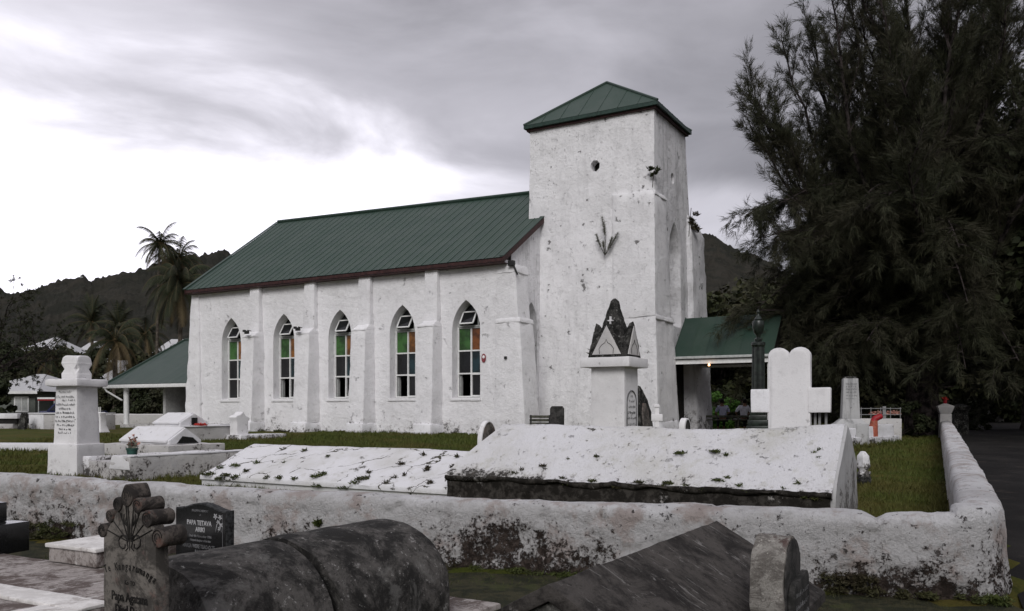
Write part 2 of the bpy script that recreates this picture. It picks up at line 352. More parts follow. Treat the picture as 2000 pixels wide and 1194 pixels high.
class MB:
    def __init__(s): s.v = []; s.f = []
    def add(s, vs, fs):
        n = len(s.v); s.v += [tuple(v) for v in vs]; s.f += [tuple(i+n for i in f) for f in fs]; return s
    def hexa(s, b, t):
        """bottom quad b (4 pts ccw) and top quad t"""
        return s.add(list(b)+list(t), [(3, 2, 1, 0), (4, 5, 6, 7), (0, 1, 5, 4), (1, 2, 6, 5), (2, 3, 7, 6), (3, 0, 4, 7)])
    def box(s, x0, y0, z0, x1, y1, z1, ix=0., iy=0.):
        b = [(x0, y0, z0), (x1, y0, z0), (x1, y1, z0), (x0, y1, z0)]
        t = [(x0+ix, y0+iy, z1), (x1-ix, y0+iy, z1), (x1-ix, y1-iy, z1), (x0+ix, y1-iy, z1)]
        return s.hexa(b, t)
    def cbox(s, cx, cy, z0, wx, wy, h, ix=0., iy=0.):
        return s.box(cx-wx/2, cy-wy/2, z0, cx+wx/2, cy+wy/2, z0+h, ix, iy)
    def prism(s, pts, axis, a, b):
        """extrude 2d polygon along axis from a to b. pts: y -> (x,z); x -> (y,z); z -> (x,y)"""
        mk = {'y': lambda p, d: (p[0], d, p[1]), 'x': lambda p, d: (d, p[0], p[1]), 'z': lambda p, d: (p[0], p[1], d)}[axis]
        n = len(pts)
        return s.add([mk(p, a) for p in pts]+[mk(p, b) for p in pts],
                     [tuple(range(n)), tuple(range(2*n-1, n-1, -1))]+[(i, i+n, (i+1) % n+n, (i+1) % n) for i in range(n)])
    def plate(s, outer, holes, axis, a, b):
        """solid plate with through holes"""
        mk = {'y': lambda p, d: (p[0], d, p[1]), 'x': lambda p, d: (d, p[0], p[1])}[axis]
        loops = [outer]+holes
        allp = [p for l in loops for p in l]; n = len(allp)
        tris = tessellate_polygon([[Vector((p[0], p[1], 0)) for p in l] for l in loops])
        fs = [tuple(t) for t in tris]+[tuple(i+n for i in reversed(t)) for t in tris]
        k = 0
        for l in loops:
            m = len(l)
            fs += [(k+i, k+i+n, k+(i+1) % m+n, k+(i+1) % m) for i in range(m)]; k += m
        return s.add([mk(p, a) for p in allp]+[mk(p, b) for p in allp], fs)
    def loft(s, rings, caps=True, closed=True):
        n = len(rings[0]); vs = [p for r in rings for p in r]; fs = []
        for i in range(len(rings)-1):
            for j in range(n if closed else n-1):
                fs.append((i*n+j, i*n+(j+1) % n, (i+1)*n+(j+1) % n, (i+1)*n+j))
        if caps: fs += [tuple(range(n-1, -1, -1)), tuple(range((len(rings)-1)*n, len(rings)*n))]
        return s.add(vs, fs)
    def lathe(s, prof, n=20, cx=0., cy=0.):
        return s.loft([[(cx+r*math.cos(2*math.pi*j/n), cy+r*math.sin(2*math.pi*j/n), z) for j in range(n)] for r, z in prof])
    def tube(s, pts, rad, n=6):
        rings = []; P = [Vector(p) for p in pts]
        for i, p in enumerate(P):
            d = (P[min(i+1, len(P)-1)]-P[max(i-1, 0)]).normalized()
            a = d.orthogonal().normalized() if i == 0 else (a - d*a.dot(d)).normalized()
            b = d.cross(a); r = rad[i] if hasattr(rad, '__len__') else rad
            rings.append([p+(a*math.cos(2*math.pi*j/n)+b*math.sin(2*math.pi*j/n))*r for j in range(n)])
        return s.loft(rings)
    def warp(s, fn): s.v = [fn(*v) for v in s.v]; return s
    def mesh(s, name):
        me = bpy.data.meshes.new(name); me.from_pydata(s.v, [], s.f); me.update(); return me
    def build(s, name, mat, parent=None, bevel=0., cut=0., amp=0., nsc=2., loc=None, rotz=None, smooth=True, ang=38, fix=True):
        bm = bmesh.new(); me = s.mesh(name); bm.from_mesh(me)
        if fix: bmesh.ops.recalc_face_normals(bm, faces=bm.faces)
        if bevel:
            es = [e for e in bm.edges if len(e.link_faces) == 2 and e.calc_face_angle(0) > R(25)]
            bmesh.ops.bevel(bm, geom=es, offset=bevel, segments=2, profile=.6, affect='EDGES', clamp_overlap=True)
        if cut:
            bmesh.ops.triangulate(bm, faces=[f for f in bm.faces if len(f.verts) > 4])
            for _ in range(9):
                es = [e for e in bm.edges if e.calc_length() > cut]
                if not es or len(bm.verts) > 60000: break
                bmesh.ops.subdivide_edges(bm, edges=es, cuts=1, use_grid_fill=True)
                bmesh.ops.triangulate(bm, faces=[f for f in bm.faces if len(f.verts) > 4])
        if amp:
            bm.normal_update(); off = Vector((hash(name) % 17, s.v[0][0]*3.1, s.v[0][2]))
            off = Vector((len(name)*1.7, s.v[0][0]*3.1, s.v[0][2]*2.3))
            for v in bm.verts:
                k = noise.noise(v.co*nsc+off)+.5*noise.noise(v.co*nsc*2.7+off)
                v.co += v.normal*(k*amp)
        bm.to_mesh(me); bm.free()
        if smooth:
            me.shade_smooth(); me.set_sharp_from_angle(angle=R(ang))
        return link(name, me, mat, parent, loc, rotz)

def fast_mesh(name, verts, faces_n, mat, parent=None, k=3):
    """verts (N,3) numpy, consecutive k verts make one face"""
    me = bpy.data.meshes.new(name); nv = len(verts); nf = nv//k
    me.vertices.add(nv); me.vertices.foreach_set('co', np.ascontiguousarray(verts, dtype=np.float32).ravel())
    me.loops.add(nv); me.loops.foreach_set('vertex_index', np.arange(nv, dtype=np.int32))
    me.polygons.add(nf); me.polygons.foreach_set('loop_start', np.arange(0, nv, k, dtype=np.int32))
    me.update(calc_edges=True); me.validate()
    return link(name, me, mat, parent)

# ------------------------------------------------------------------ frames
TH = math.atan2(1630, 2834)
NV = Vector((-math.cos(TH), math.sin(TH), 0)); PV = Vector((math.sin(TH), math.cos(TH), 0))
C0 = Vector(((986-1000)/FPX*31.7, 31.7, 0)); ROT = -TH
def at(px, Y, py=None, z=None):
    """a point at distance Y that stands at picture column px"""
    x = (px-1000)/FPX*Y
    if py is not None: z = EYE-(py-HOR)*Y/FPX
    return Vector((x, Y, 0 if z is None else z))
def toz(px, py, z):
    Y = (EYE-z)*FPX/(py-HOR); return Vector(((px-1000)/FPX*Y, Y, z))
WALL_A = Vector((3.80, 6.9, 0)); WALL_D = Vector((-10.2, 3.5, 0)).normalized()
SIDE_D = Vector((.507, 1, 0)).normalized()
def inside(x, y):   # how far beyond the front wall's line
    return (y-6.9) + (x-3.8)*.343
def ground(x, y):
    s = np.clip((inside(x, y)-.0)/.35, 0, 1); r = np.clip((y-7)/24., 0, 1)
    road = x-3.9-(y-6.9)*.507
    k = np.where(road > .2, 1., s)
    return np.where(road > .2, .55*r, k*(.14+.41*r))
def gz(x, y): return float(ground(np.float64(x), np.float64(y)))

# ------------------------------------------------------------------ ground
xs = np.unique(np.concatenate([-np.geomspace(16, 900, 26), np.arange(-16, 20, .45), np.geomspace(20, 900, 26)]))
ys = np.unique(np.concatenate([[-40, -10, -3, 0, 2], np.arange(3, 36, .45), np.geomspace(36, 1800, 30)]))
X, Y = np.meshgrid(xs, ys); Z = ground(X, Y)
RD = (X-3.9-(Y-6.9)*.507 > .5)*(X-3.9-(Y-6.9)*.507 < 8.5)*(Y < 78)
Z = Z + .02*np.sin(X*1.3+Y*.7)*(Y > 12)*(Y < 60)*(1-RD) - .06*RD
nx, ny = len(xs), len(ys)
V = np.stack([X, Y, Z], -1).reshape(-1, 3)
F = [(j*nx+i, j*nx+i+1, (j+1)*nx+i+1, (j+1)*nx+i) for j in range(ny-1) for i in range(nx-1)]
me = bpy.data.meshes.new('ground'); me.from_pydata(V.tolist(), [], F); me.shade_smooth()
tag(link('ground', me, 'lawn'), kind='structure')

stone('earth_ground', (.018, .020, .010), (.045, .042, .022), (.05, .06, .018), .5, 3.5, bumpk=.8, bd=.04)
mb = MB(); rows = []
for i in range(90):
    x = -16+i*.225; yw = 6.9-(x-3.8)*.343+.06
    rows.append([(x, yw-u*(yw-1.0), .004+.012*(noise.noise(Vector((x*1.5, u*8, 2)))+.6)) for u in (0, .1, .2, .35, .5, .75, 1.)])
mb.loft(rows, caps=False, closed=False)
tag(mb.build('earth_ground', 'earth_ground', fix=False), kind='structure')

# road to the right of the side wall
mb = MB(); rows = []
for i in range(60):
    y = 1.0+i*1.3; xl = 3.9+(y-6.9)*.507+.3 if y < 33 else 3.9+(33-6.9)*.507+.3+(y-33)*.48
    rows.append([(xl+u*7.5, y, gz(xl+u*7.5+.5, y)+.006+(.02*noise.noise(Vector((u*4, y*.6, 0))))) for u in (0, .15, .3, .5, .7, .85, 1.)])
mb.loft(rows, caps=False, closed=False)
tag(mb.build('road', 'road_mat', fix=False), kind='structure')

# ------------------------------------------------------------------ hills
def hill(name, pts, Yr, Y0, amp=6., step=3.0):
    """ridge through picture points at distance Yr, foot at distance Y0"""
    px = np.array([p[0] for p in pts], float); py = np.array([p[1] for p in pts], float)
    a = np.arange(px[0], px[-1]+.1, step); top = np.interp(a, px, py)
    N = 46; rows = []
    for j in range(N):
        u = j/(N-1); Yd = Y0+(Yr-Y0)*u; prof = u**1.25
        row = []
        for x, t in zip(a, top):
            zr = EYE-(t-HOR)*Yr/FPX
            X = (x-1000)/FPX*Yd
            nz = noise.fractal(Vector((X*.028, Yd*.028, 3.1)), .8, 2.1, 5)*amp + noise.noise(Vector((X*.12, Yd*.12, 1.)))*amp*.55 + abs(noise.noise(Vector((X*.33, Yd*.33, 5.))))*amp*.55
            rid = abs(noise.noise(Vector((X*.008, Yd*.006, 9.))))*zr*.22*(1-u)
            row.append((X, Yd, zr*prof+nz*(u**.7)-rid*(u < .98)))
        rows.append(row)
    # back side
    rows.append([((x-1000)/FPX*(Yr+60), Yr+60, -5) for x in a])
    mb = MB(); mb.loft(rows, caps=False, closed=False)
    o = mb.build(name, 'hill_forest', fix=False, smooth=True, ang=80)
    return tag(o, kind='structure')
hill('hill', [(-900, 640), (-400, 600), (-60, 570), (0, 568), (30, 575), (60, 573), (110, 557), (158, 541), (175, 548), (215, 535), (290, 522), (330, 508), (370, 500),
              (415, 493), (425, 492), (445, 503), (480, 520), (560, 540), (700, 560), (900, 560), (1100, 520), (1250, 480), (1340, 468), (1375, 462), (1402, 464), (1420, 474), (1440, 488),
              (1470, 505), (1520, 530), (1600, 560), (1800, 600), (2100, 620), (2700, 640), (3400, 680)], 620, 170)

# ================================================================== CHURCH
church = thing('church', 'large whitewashed church with green metal roof, square tower and pointed arch windows', 'church', (C0.x, C0.y, 0), ROT)
CH = church
def arch(cx, w, z0, ztop, rise=None, n=7):
    """pointed arch outline ccw: (u, z)"""
    h = w/2; rise = rise or w*.92; zs = ztop-rise
    # circle radius so that arc goes (h, zs) -> (0, ztop), tangent vertical at spring
    r = (h*h+rise*rise)/(2*h)
    pts = [(cx-h, z0), (cx+h, z0)]
    a1 = math.asin(rise/r)
    for i in range(n+1):
        a = a1*i/n; pts.append((cx+h-r+r*math.cos(a), zs+r*math.sin(a)))
    for i in range(n-1, -1, -1):
        a = a1*i/n; pts.append((cx-h+r-r*math.cos(a), zs+r*math.sin(a)))
    return pts
L = 17.55
wins = [-14.86, -11.5, -8.2, -4.86, -1.76]
WW = 1.3; SILL = 2.0; TOP = 5.82
mb = MB(); mb.plate([(-L, .2), (0, .2), (0, 7.25), (-L, 7.25)], [arch(c, WW, SILL, TOP) for c in wins], 'y', 0, .5)
mb.build('nave_wall', 'church_white', CH, cut=.8, amp=.018, nsc=1.3, bevel=0)
HALF = 5.65; RN, RF = 11.22, 11.70      # the ridge sags towards the tower
# gable walls
mb = MB(); mb.plate([(0.5, .2), (10.8, .2), (10.8, 7.25), (HALF, 11.07), (.5, 7.72)], [arch(2.12, .95, 2.15, 5.85)], 'x', -.5, -.001)
mb.build('gable_wall', 'tower_side', CH, cut=.8, amp=.015)
mb = MB(); mb.prism([(.5, .2), (10.8, .2), (10.8, 7.25), (HALF, 11.3), (.5, 7.4)], 'x', -L, -L+.5); mb.build('gable_wall', 'church_white', CH)
mb = MB(); mb.box(-L, 10.8, .2, 0, 11.3, 7.25); mb.build('nave_wall', 'church_white', CH)
mb = MB(); mb.box(-L+.5, .5, .3, -.5, 10.8, .62); mb.build('nave_floor', 'interior_dark', CH)
# ledges below the windows
for c in wins:
    mb = MB(); mb.cbox(c-.02, -.005, SILL-.12, WW+.12, .09, .12); mb.build('window_ledge', 'church_white', CH, bevel=.015, cut=.3, amp=.012)
# buttresses
def buttress(cx, w, proj=(.26, .60, .80), top=7.12, cap=4.95, mirror=False, name='buttress'):
    b = MB(); d1, d2, d3 = proj; h = w/2
    b.hexa([(cx-h, -d1, cap), (cx+h, -d1, cap), (cx+h, .05, cap), (cx-h, .05, cap)], [(cx-h+.03, -d1+.04, top), (cx+h-.03, -d1+.04, top), (cx+h-.03, .05, top), (cx-h+.03, .05, top)])
    g = h+.05
    b.hexa([(cx-g-.03, -d3, .95), (cx+g+.05, -d3, .95), (cx+g+.05, .05, .95), (cx-g-.03, .05, .95)], [(cx-g, -d2, cap-.12), (cx+g, -d2, cap-.12), (cx+g, .05, cap-.12), (cx-g, .05, cap-.12)])
    b.hexa([(cx-g, -d2, cap-.12), (cx+g, -d2, cap-.12), (cx+g, .05, cap-.12), (cx-g, .05, cap-.12)], [(cx-h, -d1-.02, cap+.12), (cx+h, -d1-.02, cap+.12), (cx+h, .05, cap+.12), (cx-h, .05, cap+.12)])
    o = b.build(name, 'church_white', CH, bevel=.03, cut=.35, amp=.035, nsc=1.8)
    f = MB(); f.cbox(cx+.03, -d3/2-.02, .15, w+.28, d3+.26, .82, .03, .03)
    f.build('footing', 'grave_white', o, bevel=.05, cut=.2, amp=.05, nsc=3)
    c = MB(); c.cbox(cx, -d2/2-.02, cap-.16, w+.11, d2+.03, .09, .02, .02)
    c.build('buttress_cap', 'church_white', o, bevel=.03, cut=.15, amp=.035, nsc=5)
for cx in (-13.12, -9.78, -6.68, -3.28): buttress(cx, .66)
b = MB(); b.hexa([(-L-.40, -.2, .2), (-L+.75, -.2, .2), (-L+.75, .4, .2), (-L-.40, .4, .2)], [(-L-.02, -.06, 7.15), (-L+.5, -.06, 7.15), (-L+.5, .4, 7.15), (-L-.02, .4, 7.15)])
b.build('corner_buttress', 'church_white', CH, bevel=.04, cut=.4, amp=.04)
# near corner buttress, flush with the side wall and running forward
b = MB()
b.hexa([(-.35, -.03, 4.95), (.60, -.03, 4.95), (.60, .95, 4.95), (-.35, .95, 4.95)], [(-.35, -.02, 7.0), (.46, -.02, 7.0), (.46, .9, 7.0), (-.35, .9, 7.0)])
o = b.build('corner_buttress', 'church_white', CH, bevel=.03, cut=.35, amp=.03)
b = MB(); b.hexa([(-.4, -.12, .2), (.98, -.12, .2), (.98, 1.1, .2), (-.4, 1.1, .2)], [(-.38, -.06, 4.86), (.68, -.06, 4.86), (.68, 1.0, 4.86), (-.38, 1.0, 4.86)])
b.build('buttress_foot', 'church_white', o, bevel=.03, cut=.35, amp=.03)
b = MB(); b.box(-.39, -.09, 4.83, .72, 1.03, 5.0, .03, .03); b.build('buttress_cap', 'church_white', o, bevel=.03, cut=.15, amp=.03, nsc=5)
b = MB(); b.box(-.3, -.06, 6.72, .52, .96, 7.05, .05, .05); b.build('buttress_cap', 'church_white', o, bevel=.03, cut=.15, amp=.03, nsc=5)

# ---- nave roof, sheet by sheet
roof = MB()
x0r, x1r = -L-.03, .14
eY, eZ = -.36, 7.30
def ridge_z(x): return RN+(RF-RN)*(-x/L)
xa_, xb_ = x0r+.3, -.03
roof.add([(xa_, eY+.3, eZ-.02), (xb_, eY+.3, eZ-.02), (xb_, HALF, ridge_z(xb_)-.12), (xa_, HALF, ridge_z(xa_)-.12),
          (xa_, 11.4, eZ-.02), (xb_, 11.4, eZ-.02)], [(0, 1, 2, 3), (3, 2, 5, 4), (0, 3, 4), (1, 5, 2), (0, 4, 5, 1)])
roof_o = roof.build('roof', 'interior_dark', CH, smooth=False)
NSH = 42; sw = (x1r-x0r)/NSH
for i in range(NSH):
    xa = x0r+i*sw; xb = xa+sw; b = MB()
    prof = [(0, .0), (.02, .026), (.06, .026), (.09, .0), (.3, .002), (.32, .009), (.36, .009), (.38, .002), (.62, .002), (.64, .009), (.68, .009), (.70, .002), (1.0, .0)]
    jit = random.uniform(-.004, .004)
    va = [(xa+u*sw, eY-.02, eZ+h+jit-.03) for u, h in prof]; vb = [(xa+u*sw, HALF, ridge_z(xa+u*sw)+h+jit-.03) for u, h in prof]
    b.add(va+vb, [(j, j+1, len(prof)+j+1, len(prof)+j) for j in range(len(prof)-1)])
    b.build('roof_sheet', 'roof_green' if i % 3 else 'roof_green_b', roof_o, smooth=False)
b = MB(); b.add([(x0r, HALF, ridge_z(x0r)-.02), (x1r, HALF, ridge_z(x1r)-.02), (x1r, 11.68, eZ), (x0r, 11.68, eZ)], [(0, 1, 2, 3)]); b.build('roof_slope', 'roof_green', roof_o)
b = MB(); b.tube([(x0r-.02, HALF, ridge_z(x0r)+.02), (x1r, HALF, ridge_z(x1r)+.02)], .09, 8); b.build('ridge_cap', 'roof_green_b', roof_o)
b = MB(); b.box(x0r, eY-.03, eZ-.19, x1r, eY+.0, eZ-.06); b.build('fascia', 'red_trim', roof_o)
b = MB(); b.box(x0r, eY, eZ-.24, x1r, .02, eZ-.215); b.build('soffit', 'red_trim', roof_o)
for sgn, xx in ((1, x1r), (-1, x0r-.03)):
    b = MB(); z0, z1 = eZ, ridge_z(xx)
    b.add([(xx, eY-.05, z0-.26), (xx+.03, eY-.05, z0-.26), (xx+.03, HALF, z1-.27), (xx, HALF, z1-.27), (xx, eY-.05, z0-.02), (xx+.03, eY-.05, z0-.02), (xx+.03, HALF, z1-.03), (xx, HALF, z1-.03)],
          [(3, 2, 1, 0), (4, 5, 6, 7), (0, 1, 5, 4), (1, 2, 6, 5), (2, 3, 7, 6), (3, 0, 4, 7)])
    b.build('barge_board', 'red_trim', roof_o)
    b = MB(); b.add([(xx-.14, eY-.05, z0+.03), (xx+.05, eY-.05, z0+.02), (xx+.05, HALF, z1+.02), (xx-.14, HALF, z1+.03), (xx-.14, eY-.05, z0-.0), (xx+.05, eY-.05, z0-.0), (xx+.05, HALF, z1-.0), (xx-.14, HALF, z1-.0)],
          [(0, 1, 2, 3), (7, 6, 5, 4), (0, 4, 5, 1), (1, 5, 6, 2), (2, 6, 7, 3), (3, 7, 4, 0)])
    b.build('verge_cap', 'roof_green_b', roof_o)

# ---- windows
def bars(mb, pts, y0, y1, th):
    """frame of bars along a 2d polyline in x,z"""
    for (a, b) in zip(pts[:-1], pts[1:]):
        dx_, dz_ = b[0]-a[0], b[1]-a[1]; l = math.hypot(dx_, dz_); nx_, nz_ = -dz_/l*th/2, dx_/l*th/2
        q4 = [(a[0]+nx_, a[1]+nz_), (b[0]+nx_, b[1]+nz_), (b[0]-nx_, b[1]-nz_), (a[0]-nx_, a[1]-nz_)]
        mb.prism(q4, 'y', y0, y1)
def pane(parent, mat, x0, z0, x1, z1, y=.43, name='pane'):
    b = MB(); b.box(x0, y, z0, x1, y+.012, z1); return b.build(name, mat, parent, smooth=False)
def window(cx, mats, left_open=True):
    yf = .40
    w_ = MB(); ar = arch(cx, WW-.04, SILL+.02, TOP-.03)
    bars(w_, ar+[ar[0]], yf, yf+.07, .06)
    zt, z1, z2 = 4.80, 3.86, 2.96
    W2 = WW/2-.04
    for z, th in ((zt, .12), (zt-.01, .05)): bars(w_, [(cx-W2, z), (cx+W2, z)], yf-.02, yf+.06, th)
    fr = w_.build('window', 'frame_grey', CH, smooth=False)
    for zz_ in (z1, z2):
        b = MB(); bars(b, [(cx-W2, zz_), (cx+W2, zz_)], yf-.025, yf+.05, .055); b.build('transom', 'frame_white', fr, smooth=False)
    b = MB(); bars(b, [(cx, SILL+.05), (cx, zt-.05)], yf-.024, yf+.049, .055); b.build('mullion', 'frame_white', fr, smooth=False)
    b = MB(); bars(b, [(cx-W2, SILL+.05), (cx-W2, zt)], yf-.022, yf+.048, .05); bars(b, [(cx+W2, SILL+.05), (cx+W2, zt)], yf-.022, yf+.048, .05)
    bars(b, [(cx-W2, SILL+.05), (cx+W2, SILL+.05)], yf-.023, yf+.047, .05)
    b.build('jamb', 'frame_white', fr, smooth=False)
    g = .03
    pane(fr, mats[0], cx-W2+g, z1+g, cx-g, zt-.06); pane(fr, mats[1], cx+g, z1+g, cx+W2-g, zt-.06)
    pane(fr, mats[2], cx-W2+g, z2+g, cx-g, z1-g); pane(fr, mats[3], cx+g, z2+g, cx+W2-g, z1-g)
    pane(fr, 'pane_dark', cx+g, SILL+.07, cx+W2-g, z2-g)
    b = MB(); x0, x1, z0_, z3 = cx+g, cx+W2-g*.6, SILL+.08, z2-g
    bars(b, [(x0, z0_), (x1, z0_), (x1, z3), (x0, z3), (x0, z0_)], yf-.05, yf+.02, .05); b.build('sash', 'frame_white', fr, smooth=False)
    if not left_open: pane(fr, 'pane_dark', cx-W2+g, SILL+.07, cx-g, z2-g)
    else:
        # casement swung inward: a thin frame seen edge on
        b = MB(); b.box(cx-W2+.03, yf+.08, SILL+.06, cx-W2+.07, yf+.22, z2-.03); b.build('open_sash', 'frame_grey', fr, smooth=False)
        b = MB(); b.box(cx-W2+.03, yf+1.0, SILL-.1, cx+.2, yf+1.02, z2+.4); b.build('curtain', 'interior_dark', fr, smooth=False)  # dark sheet stands in for the unlit interior behind the open casement
        b = MB(); b.box(cx-.32, yf+.6, SILL+.02, cx-.28, yf+.64, z2-.2); b.build('open_sash', 'wood_dark', fr, smooth=False)
    # upper arch glazing (two dark panes) and top hung sash pushed open
    h_ = [p for p in arch(cx, WW-.12, zt+.06, TOP-.1)]
    b = MB(); b.prism(h_, 'y', yf+.04, yf+.05); b.build('pane', 'pane_dark', fr, smooth=False)
    b = MB(); bars(b, [(cx+.32, zt+.05), (cx+.32, zt+.62)], yf-.01, yf+.035, .04); b.build('glazing_bar', 'frame_grey', fr, smooth=False)
    b = MB(); bars(b, [(cx-.42, zt+.60), (cx+.42, zt+.60)], yf-.012, yf+.034, .04); b.build('glazing_bar', 'frame_grey', fr, smooth=False)
    b = MB(); x0, x1 = cx-.34, cx+.26; H_ = .54
    bars(b, [(x0, 0), (x1, 0), (x1, -H_), (x0, -H_), (x0, 0)], -.02, .02, .05)
    b.add([(x0, 0.005, 0), (x1, .005, 0), (x1, .005, -H_), (x0, .005, -H_)], [])
    ca, sa = math.cos(R(30)), math.sin(R(30))
    def tip(x, y, z): return (x, yf-.04 + y*ca + z*sa, zt+.58 + z*ca - y*sa)
    b.warp(tip); sh = b.build('casement', 'frame_white', fr, smooth=False)
    b = MB(); b.box(x0, -.004, -H_, x1, .004, 0); b.warp(tip); b.build('pane', 'pane_dark', fr, smooth=False)
    return fr
cols = [('pane_green', 'pane_orange', 'pane_dark', 'pane_teal')]*4+[('pane_green', 'pane_rust', 'pane_dark', 'pane_teal')]
for i, (c, m_) in enumerate(zip(wins, cols)): window(c, m_, left_open=i > 0)
# gable end window, seen very obliquely
b = MB(); ar = [(p[0], p[1]) for p in arch(2.12, .9, 2.18, 5.8)]
def yx(x, y, z): return (-y-.0, x, z)
bars(b, ar+[ar[0]], .36, .42, .07); bars(b, [(1.67, 3.0), (2.57, 3.0)], .35, .42, .06); bars(b, [(1.67, 4.0), (2.57, 4.0)], .35, .42, .06); bars(b, [(2.12, 2.2), (2.12, 4.9)], .35, .42, .05)
b.warp(yx); gw = b.build('window', 'frame_grey', CH, smooth=False)
b = MB(); b.prism(ar, 'y', .40, .41); b.warp(yx); b.build('pane', 'pane_dark', gw, smooth=False)
b = MB(); bars(b, [(1.72, 2.3), (2.05, 2.3), (2.05, 2.95), (1.72, 2.95), (1.72, 2.3)], .12, .15, .05); b.warp(yx); b.build('open_sash', 'frame_white', gw, smooth=False)
b = MB(); b.box(-.02, 1.6, 2.0, .05, 2.62, 2.15); b.build('window_ledge', 'church_white', CH, bevel=.01)

WEEDSPOT = 1
# ---- tower
TX0, TX1 = -.52, 4.87
def interp(z, tab):
    return float(np.interp(z, [t[0] for t in tab], [t[1] for t in tab]))
def tw(x, y, z):
    yn = interp(z, [(0, 2.72), (13, 2.96)]); yf = interp(z, [(0, 8.4), (9.8, 7.8), (13.2, 6.62)])
    f = (y-2.77)/5.53
    xx = x + (.10*(1-z/13) if x > 4 else 0) - (.05*(1-z/13) if x < 0 else 0)
    return (xx, yn+f*(yf-yn), z)
tower = MB()
circ = [(2.42+.21*math.cos(a+.3), 11.18+.24*math.sin(a+.3)) for a in np.linspace(0, 2*math.pi, 9)[:-1]]
tower.plate([(TX0, .2), (TX1, .2), (TX1, 13.1), (TX0, 13.1)], [circ], 'y', 2.77, 3.3)
for v in [0]: pass
tower.warp(tw)
tw_o = tower.build('tower_wall', 'tower_white', CH, cut=.55, amp=.04, nsc=1.1)
front = MB()
rec = [(4.45+p[0], p[1]) for p in arch(.9, 1.5, 4.9, 9.15, 1.4)]
circ2 = [(5.35+.24*math.cos(a), 10.85+.22*math.sin(a)) for a in np.linspace(0, 2*math.pi, 13)[:-1]]
door = [(4.75, .22), (7.05, .22), (7.05, 3.9), (4.75, 3.9)]
front.plate([(3.301, .2), (8.3, .2), (8.3, 13.1), (3.301, 13.1)], [rec, circ2, door], 'x', TX1-.75, TX1)
front.warp(tw)
front.build('tower_wall', 'tower_side', CH, cut=.55, amp=.035, nsc=1.2)
b = MB(); b.box(TX1-.95, 4.3, 4.5, TX1-.76, 7.1, 11.6); b.warp(tw); b.build('recess_panel', 'tower_side', CH)
b = MB(); b.box(TX0, 7.8, .2, TX1-.76, 8.3, 13.1); b.warp(tw); b.build('tower_wall', 'tower_white', CH)
b = MB(); b.box(TX0, 3.302, 7.0, TX0+.4, 7.79, 13.1); b.warp(tw); b.build('tower_wall', 'tower_white', CH)
b = MB(); b.box(TX0+.4, 3.32, 7.5, TX1-.96, 7.78, 7.8); b.warp(tw); b.build('tower_floor', 'interior_dark', CH)
b = MB(); b.box(1.9, 3.32, 10.6, 2.95, 3.4, 11.8); b.warp(tw); b.build('vent_louvre', 'interior_dark', CH)  # dark box behind the vent hole colours in its inner shade
b = MB(); b.box(TX1-.75-.001, 5.0, 10.5, TX1-.735, 5.75, 11.2); b.warp(tw); b.build('vent_louvre', 'interior_dark', CH)  # dark sheet for the shade inside the front vent
# dark strip in the recess, painted as the shadow gap beside the pier
b = MB(); b.box(TX1-.755, 4.85, 5.1, TX1-.74, 5.02, 8.2); b.warp(tw); b.build('slit_window', 'pane_dark', CH)
# corner piers
def pier(rows, name='tower_buttress', mat='tower_white'):
    b = MB(); b.loft(rows); return b.build(name, mat, CH, bevel=.03, cut=.4, amp=.04, nsc=1.6)
def ring(z, xf, ya, yb, xb=4.3, w_=3.2):
    return [(xf, ya, z), (xf, yb, z), (xb, yb, z), (w_, 2.82, z), (w_+.1, 2.80, z)]
p1 = pier([ring(5.06, 5.12, 2.38, 4.15), ring(9.72, 4.99, 2.66, 3.95), ring(9.9, 4.90, 2.78, 3.8)])
p1b = MB(); p1b.loft([ring(.95, 5.26, 2.32, 4.75), ring(5.055, 5.14, 2.385, 4.35)]); p1b.build('buttress_foot', 'tower_white', p1, bevel=.03, cut=.4, amp=.03)
b = MB(); b.loft([ring(4.93, 5.21, 2.30, 4.40, 4.9, 4.86), ring(5.10, 5.17, 2.32, 4.32, 4.9, 4.86)]); b.build('buttress_cap', 'church_white', p1, bevel=.03, cut=.2, amp=.03, nsc=5)
b = MB(); b.loft([ring(9.70, 5.02, 2.66, 3.99, 4.7, 4.6), ring(9.85, 4.97, 2.72, 3.9, 4.7, 4.6)]); b.build('buttress_cap', 'church_white', p1, bevel=.03, cut=.15, amp=.05, nsc=5)
b = MB(); b.loft([ring(.15, 5.42, 2.2, 4.95), ring(.6, 5.44, 2.2, 4.9), ring(1.1, 5.26, 2.33, 4.72)]); b.build('footing', 'grave_white', p1, bevel=.05, cut=.2, amp=.05, nsc=3)
b = MB(); b.loft([[(5.28, 7.1, .2), (5.28, 9.35, .2), (4.0, 9.35, .2), (4.0, 7.1, .2)], [(5.12, 6.75, 9.0), (5.12, 8.5, 9.0), (4.0, 8.5, 9.0), (4.0, 6.75, 9.0)], [(4.95, 6.8, 9.75), (4.9, 7.9, 9.75), (4.1, 7.9, 9.75), (4.1, 6.8, 9.75)]])
b.build('tower_buttress', 'tower_side', CH, bevel=.03, cut=.4, amp=.04)
